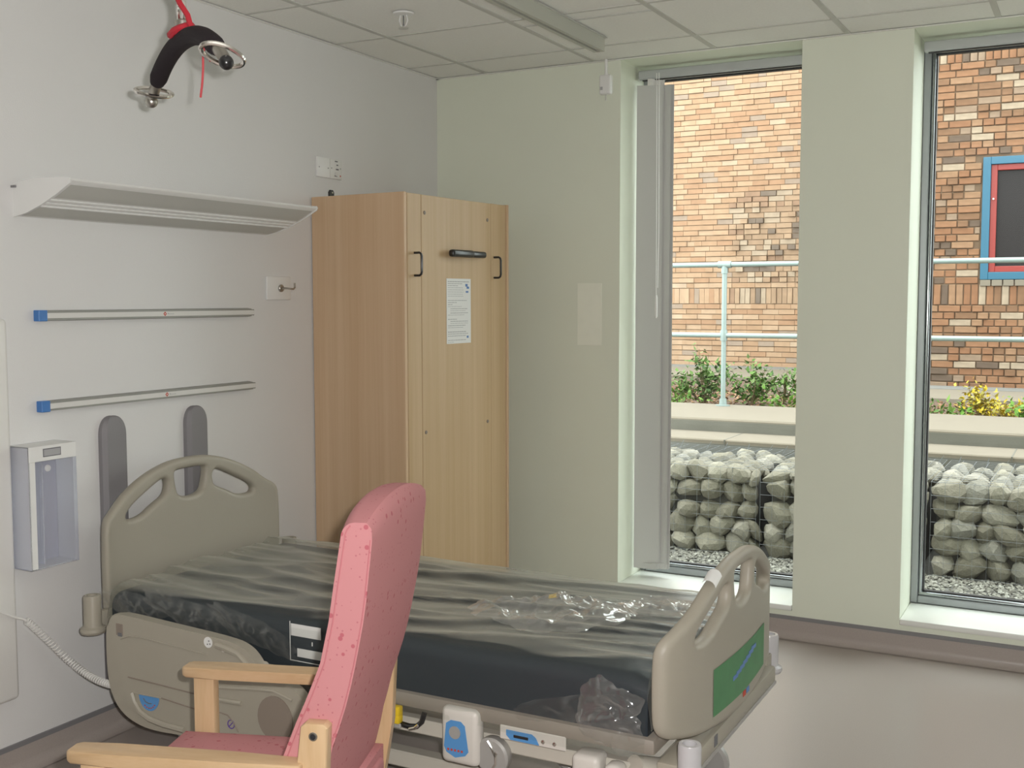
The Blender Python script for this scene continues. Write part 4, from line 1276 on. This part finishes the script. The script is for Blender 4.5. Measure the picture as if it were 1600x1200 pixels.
# ================================================================== ARMCHAIR
CHR = math.atan2(0.306, 0.952) + radians(0.9)
_pv = Vector((1.154, -3.228, 0)) + Vector((0.952, 0.306, 0)) * 0.40 + Vector((-0.306, 0.952, 0)) * -0.245
CHO = _pv - Vector((cos(CHR), sin(CHR), 0)) * 0.40 + Vector((-sin(CHR), cos(CHR), 0)) * 0.245                 # local +X points to the back of the chair
ch = thing('armchair', 'pink high-backed armchair with beech arms in front of the bed', 'armchair', CHO, CHR)
def L(mb, name, m_, **k):
    return mb.build(name, m_, ch, local=True, **k)
def interp(tab, z):
    if z <= tab[0][0]:
        return tab[0][1]
    for (a, b), (c, d) in zip(tab, tab[1:]):
        if z <= c:
            return b + (d - b) * (z - a) / (c - a)
    return tab[-1][1]
TF = [(0.40, 0.395), (0.50, 0.418), (0.62, 0.456), (0.70, 0.488), (0.758, 0.514), (0.826, 0.541), (0.912, 0.560), (0.985, 0.571), (1.064, 0.584), (1.12, 0.593)]
TB = [(0.40, 0.492), (0.45, 0.512), (0.50, 0.528), (0.58, 0.545), (0.613, 0.555), (0.654, 0.565), (0.723, 0.590), (0.803, 0.611), (0.883, 0.627), (0.936, 0.637), (1.079, 0.653), (1.20, 0.660)]
HWB = 0.229
NOFF = -0.014
def top_z(n):
    k = n / HWB
    return 1.119 + 0.032 * (1 - abs(k) ** 2.0)
prof_n = 12
rows = []
NC = 25
for j in range(NC):
    n = -HWB + 2 * HWB * j / (NC - 1)
    zt = top_z(n)
    ring = []
    k = n / HWB
    crown = 0.018 * (1 - abs(k) ** 2.5)
    steps = [0.40 + (zt - 0.035 - 0.40) * q / 16 for q in range(17)]
    for z in steps:                            # up the front
        ring.append((interp(TF, z) - crown, n + NOFF, z))
    fx, bx = interp(TF, zt - 0.035) - crown, interp(TB, zt - 0.02)
    for q in range(1, 6):                      # round over the top front corner
        a = pi / 2 * q / 5
        ring.append((fx + 0.030 * (1 - cos(a)), n + NOFF, zt - 0.035 + 0.035 * sin(a)))
    ring.append((bx - 0.012, n + NOFF, zt))
    ring.append((bx - 0.002, n + NOFF, zt - 0.012))
    for z in reversed(steps):
        zz = min(z, zt - 0.02)
        ring.append((interp(TB, zz) + 0.004 * (1 - abs(k) ** 2.5), n + NOFF, zz))
    rows.append(ring)
bk = MB().grid(rows, closed_v=True)
for r in (rows[0], rows[-1]):
    t = bmesh.new()
    t.faces.new([t.verts.new(p) for p in r])
    bk._add(t)
bmesh.ops.remove_doubles(bk.bm, verts=bk.bm.verts, dist=1e-5)
backrest = L(bk, 'backrest', M['pink'], angle=38)
for sg in (-1, 1):
    r = rows[0] if sg < 0 else rows[-1]
    ins = 0.009
    fr_ = [(p[0] + ins, sg * (HWB + 0.0003) + NOFF, p[2]) for p in r[:20]]
    L(MB().tube(fr_, 0.0014, 6), 'front_seam', M['pink_seam'])
    bk_ = [(p[0] - 0.004, sg * (HWB + 0.0003) + NOFF, p[2]) for p in r[24:]]
    L(MB().tube(bk_, 0.0014, 6), 'rear_seam', M['pink_seam'])
# seat cushion
sc_ = []
for i in range(15):
    x = 0.015 + 0.52 * i / 14
    row = []
    for j in range(15):
        k = -1 + 2 * j / 14
        e = (1 - abs(k) ** 4) * (1 - abs(2 * i / 14 - 1) ** 5)
        row.append((x, 0.236 * k, 0.466 + 0.034 * e))
    sc_.append(row)
st_ = MB().grid(sc_)
low = [[(p[0], p[1], 0.365) for p in row] for row in sc_]
st_.grid(low)
rim_t = sc_[0] + [r[-1] for r in sc_[1:]] + sc_[-1][-2::-1] + [r[0] for r in sc_[-2:0:-1]]
st_.grid([rim_t, [(p[0], p[1], 0.365) for p in rim_t]], closed_v=True)
bmesh.ops.remove_doubles(st_.bm, verts=st_.bm.verts, dist=1e-5)
L(st_, 'seat_cushion', M['pink'], angle=50)
L(MB().box((0.50, -0.215, 0.245), (0.545, 0.215, 0.445), 0.012, 3), 'rear_cover', M['pink'])
for sg in (-1, 1):
    # arm with a rounded front end
    y0 = sg * 0.268
    op = [(0.002, -0.018), (0.002, 0.018), (0.014, 0.029), (0.10, 0.030), (0.35, 0.028), (0.512, 0.024), (0.512, -0.024), (0.35, -0.028), (0.10, -0.030), (0.014, -0.029)]
    L(MB().prism(op, lambda u, v, w: (u, y0 + v, 0.603 + w), 0.027, 0.006, 3), 'arm', M['chair_wood'], angle=40)
    L(MB().box((0.030, y0 - 0.017, 0.0), (0.086, y0 + 0.017, 0.604), 0.005, 2), 'front_leg', M['chair_leg'])
    pl = [(0.460, 0.0), (0.505, 0.0), (0.520, 0.30), (0.556, 0.52), (0.566, 0.704), (0.557, 0.712), (0.518, 0.712), (0.508, 0.704), (0.488, 0.52), (0.468, 0.30)]
    ya = sg * 0.258
    L(MB().prism(pl, lambda u, v, w: (u, ya - 0.016 + w, v), 0.032, 0.004, 2), 'rear_leg', M['chair_leg'])
    yo = ya + sg * 0.016
    L(MB().lathe([(0.0085, 0), (0.0095, 0.001), (0.0085, 0.0025), (0.0060, 0.0025), (0.0055, -0.002)], (0.535, yo, 0.686), (0, sg, 0), 18), 'bolt_sleeve', M['steel'])
    L(MB().lathe([(0.0058, 0), (0.0055, 0.0012)], (0.535, yo + sg * 0.0004, 0.686), (0, sg, 0), 14), 'bolt_hole', M['gasket'])
    L(MB().box((0.080, y0 - sg * 0.016 - 0.010, 0.315), (0.490, y0 - sg * 0.016 + 0.010, 0.375), 0.003, 1), 'seat_rail', M['chair_wood'])
L(MB().box((0.034, -0.255, 0.315), (0.056, 0.255, 0.370), 0.003, 1), 'front_rail', M['chair_wood'])
L(MB().box((0.478, -0.245, 0.31), (0.500, 0.245, 0.36), 0.003, 1), 'rear_rail', M['chair_wood'])

# ================================================================== OUTSIDE
gr = MB()
gr.box((-12, 0.46, -0.30), (14, 2.62, -0.005))
struct('ground', gr, M['ground'], smooth=False)

# pebbles in front of the gabions, one joined mesh
def joined(name, n, place, m_, verts0, faces0, kind_label=None, parent=None):
    V, F = [], []
    for k in range(n):
        r = place(k)
        if r is None:
            continue
        mtx = r
        b = len(V)
        for v in verts0:
            V.append(mtx @ Vector(v))
        for f in faces0:
            F.append([b + i for i in f])
    if parent is not None and parent.name in FR:
        inv = FR[parent.name].inverted()
        V = [inv @ v for v in V]
    me = bpy.data.meshes.new(name)
    me.from_pydata([tuple(v) for v in V], [], F)
    me.materials.append(m_)
    o = bpy.data.objects.new(name, me)
    COL.objects.link(o)
    if parent is not None:
        o.parent = parent
    o['kind'] = 'stuff'
    return o
OCT_V = [(1, 0, 0), (-1, 0, 0), (0, 1, 0), (0, -1, 0), (0, 0, 1), (0, 0, -1)]
OCT_F = [(0, 2, 4), (2, 1, 4), (1, 3, 4), (3, 0, 4), (2, 0, 5), (1, 2, 5), (3, 1, 5), (0, 3, 5)]
random.seed(21)
def rnd_rot():
    return Matrix.Rotation(random.uniform(0, 6.28), 4, 'Z') @ Matrix.Rotation(random.uniform(-.6, .6), 4, 'X') @ Matrix.Rotation(random.uniform(-.6, .6), 4, 'Y')
def peb(k):
    x, y = random.uniform(0.1, 3.6), random.uniform(0.52, 1.56)
    s = random.uniform(0.009, 0.019)
    return Matrix.Translation((x, y, 0.002)) @ rnd_rot() @ Matrix.Diagonal((s, s * random.uniform(.7, 1.1), s * 0.6, 1))
gv = joined('gravel', 8000, peb, M['pebble'], OCT_V, OCT_F)
tag(gv, 'loose grey gravel on the ground outside under the windows', 'gravel', kind='stuff')

# gabion baskets
def stone_mesh(seed):
    t = bmesh.new()
    bmesh.ops.create_icosphere(t, subdivisions=2, radius=1)
    ax = [Vector((random.uniform(-1, 1), random.uniform(-1, 1), random.uniform(-1, 1))).normalized() for _ in range(9)]
    lim = [random.uniform(0.62, 0.88) for _ in ax]
    for v in t.verts:
        for a, l in zip(ax, lim):
            d = v.co.dot(a)
            if d > l:
                v.co -= a * (d - l) * 0.9
        v.co *= 1 + 0.10 * noise.noise(v.co * 1.6 + Vector((seed * 3.1, 0, 0)))
    me = bpy.data.meshes.new('stone')
    for f in t.faces:
        f.smooth = False
    t.to_mesh(me)
    t.free()
    me.materials.append(M['stone'])
    return me
random.seed(31)
STONES = [stone_mesh(k) for k in range(10)]
GYF, GYB, GZ = 1.52, 2.44, 0.53
def gabion(x0, x1, label, inview):
    t = thing('gabion', label, 'gabion', ((x0 + x1) / 2, (GYF + GYB) / 2, 0.0), group='stone-filled wire gabions outside')
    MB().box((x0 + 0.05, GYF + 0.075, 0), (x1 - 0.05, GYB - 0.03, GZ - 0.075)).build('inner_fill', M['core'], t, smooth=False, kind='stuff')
    # front face stones in uneven rows
    z = 0.0
    while z < GZ - 0.02:
        h = random.uniform(0.095, 0.130)
        if z + h > GZ - 0.03:
            h = GZ - z
        x = x0 + 0.005
        while x < x1 - 0.03:
            w = random.uniform(0.095, 0.185)
            if x + w > x1:
                w = x1 - x
            sx, sz = w * 0.67, h * 0.72
            sy = random.uniform(0.055, 0.075)
            zz = max(z + h / 2 + random.uniform(-.024, .024), sz * 0.7)
            mtx = Matrix.Translation((min(max(x + w / 2, x0 + sx * 0.92), x1 - sx * 0.92), GYF + 0.055 + random.uniform(-.012, .014), zz)) @ Matrix.Rotation(random.uniform(-.6, .6), 4, 'Y') @ Matrix.Diagonal((sx, sy, sz, 1)) @ Matrix.Rotation(random.uniform(0, 6.28), 4, random.choice('XYZ'))
            link_mesh('stone', random.choice(STONES), None, t, mtx)
            x += w
        z += h
    # top stones
    y = GYF + 0.12
    while y < GYB - 0.03:
        d = random.uniform(0.10, 0.135)
        x = x0 + 0.01
        while x < x1 - 0.03:
            w = random.uniform(0.10, 0.16)
            s = w * 0.60
            mtx = Matrix.Translation((min(max(x + w / 2, x0 + s * 0.92), x1 - s * 0.92), y + random.uniform(-.015, .015), GZ - 0.045 + random.uniform(-.030, .022))) @ Matrix.Rotation(random.uniform(0, 6.28), 4, 'Z') @ Matrix.Diagonal((s, d * 0.60, 0.055, 1)) @ Matrix.Rotation(random.uniform(0, 6.28), 4, random.choice('XYZ'))
            link_mesh('stone', random.choice(STONES), None, t, mtx)
            x += w
        y += d
    # welded wire basket
    w_ = MB()
    r = 0.0011
    nx_ = int(round((x1 - x0) / 0.075))
    for k in range(nx_ + 1):
        x = x0 + (x1 - x0) * k / nx_
        w_.tube([(x, GYF - 0.012, 0.0), (x, GYF - 0.012, GZ + 0.012), (x, GYB, GZ + 0.012)], r, 4)
    for k in range(8):
        z = GZ * k / 7 + 0.01
        w_.tube([(x0, GYF - 0.012, z), (x1, GYF - 0.012, z)], r, 4)
    for k in range(1, 14):
        y = GYF + (GYB - GYF) * k / 13
        w_.tube([(x0, y, GZ + 0.012), (x1, y, GZ + 0.012)], r, 4)
    w_.build('wire_mesh', M['wire'], t, smooth=False)
    ti = MB()
    for k in range(7):                         # cut wire ends sticking up along the rear edge
        x = x0 + (x1 - x0) * (k + random.uniform(.2, .8)) / 7
        ti.tube([(x, GYB - 0.05, GZ - 0.01), (x + random.uniform(.015, .04), GYB - 0.06, GZ + 0.045)], 0.0024, 4)
    ti.build('wire_tie', M['wire'], t, smooth=False)
    return t
gabion(0.345, 1.310, 'wire gabion of grey stones at the left in the left window', True)
gabion(1.335, 2.280, 'wire gabion of grey stones straddling the gap between both windows', True)
gabion(2.305, 3.270, 'wire gabion of grey stones filling the right window', True)
gabion(3.295, 4.260, 'wire gabion of grey stones furthest right, beyond the frame', True)

# stepped concrete retaining wall and planter
rw = MB()
rw.box((-8, 2.52, -0.3), (12, 3.02, 0.575), 0.008, 1)
step = struct('retaining_wall', rw, M['concrete'], smooth=False)
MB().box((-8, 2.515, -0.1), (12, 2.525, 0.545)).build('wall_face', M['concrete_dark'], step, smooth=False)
for x in (-2.9, -1.05, 0.80, 2.65, 4.5):
    MB().box((x - 0.004, 2.511, 0.50), (x + 0.004, 3.0, 0.5765)).build('joint_line', M['concrete_dark'], step, smooth=False)
kb = struct('planter_kerb', MB().box((-8, 2.98, -0.3), (12, 4.12, 0.672), 0.012, 1), M['concrete'], smooth=False)
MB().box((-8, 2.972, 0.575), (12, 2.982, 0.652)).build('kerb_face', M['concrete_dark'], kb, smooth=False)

# planting bed and the path behind it
soil = struct('planting_bed', MB().box((-8, 4.12, 0.0), (12, 12.6, 0.590)), M['soil'], smooth=False)
pth = MB()
pth.prism([(12, 6.12), (0.35, 6.12), (-0.10, 7.25), (-0.30, 8.05), (-8, 7.75), (-8, 9.75), (12, 9.75)], lambda u, v, w: (u, v, 0.56 + w), 0.062)
struct('path', pth, M['concrete'], smooth=False)
struct('gravel_strip', MB().box((-8, 9.75, 0.5), (1.28, 10.50, 0.612)).box((1.28, 7.30, 0.5), (12, 7.78, 0.626)), M['ground'], smooth=False)

def chip(k):
    x, y = random.uniform(-1.6, 3.2), 4.14 + random.random() ** 1.5 * 2.6
    if y > 6.08 and x > 0.0:
        return None
    s = random.uniform(0.015, 0.04)
    return Matrix.Translation((x, y, 0.598)) @ rnd_rot() @ Matrix.Diagonal((s, s * 0.45, s * 0.25, 1))
tag(joined('bark_mulch', 3200, chip, M['bark'], OCT_V, OCT_F), 'brown bark chips covering the planting bed outside', 'mulch', kind='stuff')

# galvanised guard railing along the kerb
gr_ = thing('guard_railing', 'galvanised steel tube railing standing on the concrete kerb outside', 'railing', (0.34, 3.98, 0.67))
RYL = 3.98
MB().cyl((-7, RYL, 1.848), (11, RYL, 1.848), 0.0205, n=16).build('top_rail', M['galv'], gr_)
MB().cyl((-7, RYL, 1.262), (11, RYL, 1.262), 0.0205, n=16).build('mid_rail', M['galv'], gr_)
for x in (-3.66, -1.66, 0.335, 4.335, 6.335):
    p = MB().cyl((x, RYL, 0.672), (x, RYL, 1.835), 0.0205, n=16).build('post', M['galv'], gr_)
    MB().cyl((x - 0.055, RYL, 1.848), (x + 0.055, RYL, 1.848), 0.029, n=16).build('tee_fitting', M['galv'], p)
    MB().cyl((x, RYL, 1.775), (x, RYL, 1.835), 0.027, n=16).build('tee_collar', M['galv'], p)
    MB().lathe([(0.028, -0.045), (0.030, -0.02), (0.030, 0.02), (0.028, 0.045)], (x, RYL, 1.262), (0, 0, 1), 16).build('cross_fitting', M['galv'], p)
    MB().lathe([(0.060, 0), (0.060, 0.008), (0.032, 0.012), (0.029, 0.06)], (x, RYL, 0.672), (0, 0, 1), 20).build('base_flange', M['galv'], p)

# shrubs in the planter
LEAF_V = [(0, 0, 0), (0.35, 0.22, 0.05), (1, 0, 0.0), (0.35, -0.22, 0.05)]
LEAF_F = [(0, 1, 2), (0, 2, 3)]
def shrub(name, label, x, y, h, w, n, m_, leaf=0.05, seed=1, base=0.59):
    random.seed(seed)
    t = thing(name, label, 'plant', (x, y, base))
    tips = []
    s_ = MB()
    for k in range(9):
        a = random.uniform(0, 6.28)
        r = w * random.uniform(0.2, 1.0)
        hh = h * random.uniform(0.45, 1.0) * (1 - 0.35 * r / w)
        p1 = Vector((x, y, base))
        p3 = Vector((x + r * cos(a), y + r * sin(a) * 0.8, base + hh))
        p2 = p1.lerp(p3, .5) + Vector((0.15 * r * cos(a), 0, 0.12 * hh))
        s_.tube([p1, p2, p3], [0.007, 0.005, 0.002], 5)
        tips.append((p1, p2, p3))
    s_.build('stem', M['stem'], t)
    def lf(k):
        p1, p2, p3 = tips[k % len(tips)]
        u = random.uniform(0.2, 1.05)
        p = p1.lerp(p2, min(1, u * 2)) if u < .5 else p2.lerp(p3, (u - .5) * 2)
        p = p + Vector((random.gauss(0, 0.045), random.gauss(0, 0.045), random.gauss(0, 0.035)))
        if p.z < base + 0.01:
            p.z = base + 0.02
        s = leaf * random.uniform(0.6, 1.3)
        return Matrix.Translation(p) @ Matrix.Rotation(random.uniform(0, 6.28), 4, 'Z') @ Matrix.Rotation(random.uniform(-1.2, .4), 4, 'Y') @ Matrix.Rotation(random.uniform(-.8, .8), 4, 'X') @ Matrix.Diagonal((s, s * 1.3, s, 1))
    joined('leaves', n, lf, m_, LEAF_V, LEAF_F, parent=t)
    return t
shrub('shrub', 'tallest green shrub behind the kerb left of the railing post', -0.09, 4.75, 0.62, 0.26, 620, M['leaf'], 0.055, 1)
shrub('shrub', 'low green shrub at the left edge of the left window view', -0.40, 4.70, 0.36, 0.22, 260, M['leaf_bright'], 0.05, 2)
shrub('shrub', 'bushy green shrub just right of the railing post', 0.30, 4.95, 0.46, 0.24, 480, M['leaf'], 0.055, 3)
shrub('shrub', 'thin green shrub nearest the path in the left window view', 0.52, 5.25, 0.44, 0.20, 240, M['leaf'], 0.05, 4)
shrub('ground_cover', 'low bright green plant at the lower right of the left window view', 0.72, 4.42, 0.16, 0.22, 150, M['leaf_bright'], 0.05, 5)
shrub('ground_cover', 'low bright green plant at the lower left of the left window view', -0.22, 4.40, 0.14, 0.20, 130, M['leaf_bright'], 0.05, 6)
shrub('yellow_shrub', 'small yellow-leaved shrub in the right window view', 2.24, 4.85, 0.30, 0.17, 380, M['leaf_yellow'], 0.045, 7)
shrub('yellow_shrub', 'low yellow-leaved plant trailing right of the yellow shrub', 2.47, 4.72, 0.14, 0.16, 200, M['leaf_yellow'], 0.042, 8)
shrub('ground_cover', 'pale green plant in front of the yellow shrub', 2.14, 4.42, 0.12, 0.13, 70, M['leaf_bright'], 0.06, 9)
shrub('ground_cover', 'dull green tuft at the left edge of the right window view', 1.86, 4.70, 0.13, 0.14, 80, M['leaf'], 0.05, 10)
shrub('ground_cover', 'bright green plant at the right edge of the right window view', 2.62, 4.50, 0.20, 0.16, 130, M['leaf_bright'], 0.055, 11)

# ------------------------------------------------------------------ brick building
bb = thing('brick_building', 'red and buff brick building across the yard with a blue and red window', 'building', (0.5, 8.5, 0.58))
YN, YF, XR = 7.75, 10.50, 1.27          # near wall, far wall, corner between them
ZB, ZT = 0.56, 6.6
WX0, WX1, WZ0, WZ1 = 1.955, 3.20, 1.765, 3.045
def brick_box(w, h, d=0.10):
    return [(-w / 2, 0, -h / 2), (w / 2, 0, -h / 2), (w / 2, 0, h / 2), (-w / 2, 0, h / 2), (-w / 2, d, -h / 2), (w / 2, d, -h / 2), (w / 2, d, h / 2), (-w / 2, d, h / 2)]
BF = [(0, 1, 2, 3), (1, 5, 6, 2), (5, 4, 7, 6), (4, 0, 3, 7), (3, 2, 6, 7), (4, 5, 1, 0)]
def bevel_brick(w, h, d=0.10):
    return MB().box((-w / 2, 0, -h / 2), (w / 2, d, h / 2), 0.005, 1)
BM = {}
def brick_mesh(kind, w, h):
    key = (kind, round(w, 3))
    if key not in BM:
        b = bevel_brick(w, h)
        me = bpy.data.meshes.new('brick')
        b.bm.to_mesh(me)
        b.bm.free()
        me.materials.append(M['brick'])
        BM[key] = me
    return BM[key]
def courses(x0, x1, z0, z1, mix, soldier_rows):
    """yields (xc, zc, w, h, kind)"""
    z = z0
    row = 0
    while z < z1:
        sold = None
        for s in soldier_rows:
            if abs(z - s) < 0.038:
                sold = s
        if sold is not None:
            x = x0
            while x < x1:
                yield (x + 0.0375, z + 0.1075, 0.065, 0.215, 'soldier')
                x += 0.075
            z += 0.225
            row += 1
            continue
        x = x0 - (0.1125 if row % 2 else 0.0) - random.choice((0, 0.05625))
        while x < x1:
            if random.random() < mix:
                w = 0.1025
                k = 'header'
            else:
                w = 0.215
                k = 'stretcher'
            yield (x + w / 2, z + 0.0325, w, 0.065, k)
            x += w + 0.010
        z += 0.075
        row += 1
random.seed(77)
JV, JF = [], []
def add_joined(V, F, pts, mtx):
    b = len(V)
    for v in pts:
        V.append(mtx @ Vector(v))
    for f in BF:
        F.append([b + i for i in f])
VX0, VX1, VZ0, VZ1 = 1.36, 2.52, 0.60, 4.35
n_ind = 0
cand = list(courses(XR, 5.2, ZB + 0.04, ZT, 0.60, (1.50 + 0.0, 4.06)))
cand.sort(key=lambda c: (abs(c[0] - 1.92) > 0.58 or c[1] > VZ1, random.random()) if False else (0 if (VX0 < c[0] < VX1 and VZ0 < c[1] < VZ1) else 1))
for (xc, zc, w, h, kd) in cand:
    if xc - w / 2 < XR - 0.001:
        continue
    if WX0 - 0.02 < xc + w / 2 and xc - w / 2 < WX1 + 0.02 and WZ0 - 0.03 < zc + h / 2 and zc - h / 2 < WZ1 + 0.03:
        if xc < WX0 and xc - w / 2 < WX0 - 0.055:
            nw = WX0 - 0.012 - (xc - w / 2)
            xc, w = (xc - w / 2) + nw / 2, nw
            kd = 'cut%d' % int(nw * 200)
            w = int(nw * 200) / 200
        else:
            continue
    pr_ = random.choice((0, 0, 0.004, 0.010, -0.003)) + (random.choice((0, 0.012)) if kd == 'header' else 0)
    mtx = Matrix.Translation((xc, YN - pr_, zc)) @ Matrix.Rotation(random.uniform(-.012, .012), 4, 'Y')
    if VX0 < xc < VX1 and VZ0 < zc < VZ1 and n_ind < 300:
        link_mesh('brick', brick_mesh(kd, w, h), None, bb, mtx)
        n_ind += 1
    else:
        add_joined(JV, JF, brick_box(w, h), mtx)
inv = FR[bb.name].inverted()
def stuff_mesh(name, V, F, m_):
    me = bpy.data.meshes.new(name)
    me.from_pydata([tuple(inv @ v) for v in V], [], F)
    me.materials.append(m_)
    o = bpy.data.objects.new(name, me)
    COL.objects.link(o)
    o.parent = bb
    o['kind'] = 'stuff'
    return o
stuff_mesh('brickwork', JV, JF, M['brick_joined'])
# far, paler wing, seen mainly as plain stretcher courses
JV, JF, KV, KF = [], [], [], []
for (xc, zc, w, h, kd) in courses(-4.6, XR, ZB + 0.04, ZT, 0.06, (1.50,)):
    rough_panel = xc > -1.62 and 1.76 < zc < 3.06 or (xc > -1.62 and kd == 'soldier')
    mtx = Matrix.Translation((xc, YF - random.choice((0, 0, 0.006, 0.012)), zc)) @ Matrix.Rotation(random.uniform(-.012, .012), 4, 'Y')
    if rough_panel and xc < 0.4:
        if kd == 'stretcher' and random.random() < 0.55:
            for s in (-1, 1):
                m2 = Matrix.Translation((xc + s * 0.054, YF - random.choice((0, 0.02, 0.03)), zc))
                add_joined(KV, KF, brick_box(0.1, h), m2)
        else:
            add_joined(KV, KF, brick_box(w, h), mtx)
    else:
        add_joined(JV, JF, brick_box(w + 0.006, h - 0.001), mtx)
stuff_mesh('brickwork', JV, JF, M['brick_pale'])
stuff_mesh('brickwork', KV, KF, M['brick_panel'])
# return between the wings
JV, JF = [], []
z = ZB + 0.04
row = 0
while z < ZT:
    y = YN + 0.1 - (0.1 if row % 2 else 0)
    while y < YF:
        add_joined(JV, JF, brick_box(0.215, 0.065), Matrix.Translation((XR + 0.004, min(y + 0.11, YF), z + 0.0325)) @ Matrix.Rotation(-pi / 2, 4, 'Z'))
        y += 0.225
    z += 0.075
    row += 1
stuff_mesh('brickwork', JV, JF, M['brick_joined'])
# mortar backing (set back behind the brick faces) with the window opening
bkm = MB()
bkm.box((XR + 0.01, YN + 0.012, 0.2), (WX0, YN + 0.3, ZT))
bkm.box((WX1, YN + 0.012, 0.2), (5.2, YN + 0.3, ZT))
bkm.box((WX0, YN + 0.012, 0.2), (WX1, YN + 0.3, WZ0))
bkm.box((WX0, YN + 0.012, WZ1), (WX1, YN + 0.3, ZT))
bkm.box((XR + 0.012, YN + 0.05, 0.2), (XR + 0.25, YF, ZT))
bkm.build('mortar_bed', M['mortar'], bb, smooth=False)
MB().box((-4.6, YF + 0.012, 0.2), (XR + 0.1, YF + 0.3, ZT)).build('mortar_bed', M['mortar_pale'], bb, smooth=False)
# window: blue surround, red sash, dark pane
fb = MB()
b_ = 0.078
fb.box((WX0, YN - 0.02, WZ0), (WX0 + b_, YN + 0.12, WZ1), 0.004, 1)
fb.box((WX1 - b_, YN - 0.02, WZ0), (WX1, YN + 0.12, WZ1), 0.004, 1)
fb.box((WX0 + b_, YN - 0.02, WZ1 - b_), (WX1 - b_, YN + 0.12, WZ1), 0.004, 1)
fb.box((WX0 + b_, YN - 0.02, WZ0), (WX1 - b_, YN + 0.12, WZ0 + b_), 0.004, 1)
fw_ = fb.build('window_surround', M['blue_frame'], bb, smooth=False)
fs = MB()
a0, a1, c0, c1, r_ = WX0 + b_, WX1 - b_, WZ0 + b_, WZ1 - b_, 0.062
fs.box((a0, YN + 0.01, c0), (a0 + r_, YN + 0.09, c1), 0.004, 1)
fs.box((a1 - r_, YN + 0.01, c0), (a1, YN + 0.09, c1), 0.004, 1)
fs.box((a0 + r_, YN + 0.01, c1 - r_), (a1 - r_, YN + 0.09, c1), 0.004, 1)
fs.box((a0 + r_, YN + 0.01, c0), (a1 - r_, YN + 0.09, c0 + r_), 0.004, 1)
fs.build('red_sash', M['red_frame'], fw_, smooth=False)
MB().box((a0 + r_, YN + 0.05, c0 + r_), (a1 - r_, YN + 0.06, c1 - r_)).build('dark_pane', M['dark_glass'], fw_, smooth=False)
MB().lathe([(0.012, 0), (0.012, 0.02), (0.008, 0.03)], (a0 + r_ * 0.5, YN + 0.01, c1 - 0.36), (0, -1, 0), 12).build('window_catch', M['chrome'], fw_)
# pale projecting brick sill under that window
for k in range(12):
    x = WX0 + 0.055 + 0.1125 * k
    MB().box((x - 0.051, YN - 0.022, WZ0 - 0.068), (x + 0.051, YN + 0.06, WZ0 - 0.004), 0.004, 1).build('sill_brick', M['concrete'], bb, smooth=False)
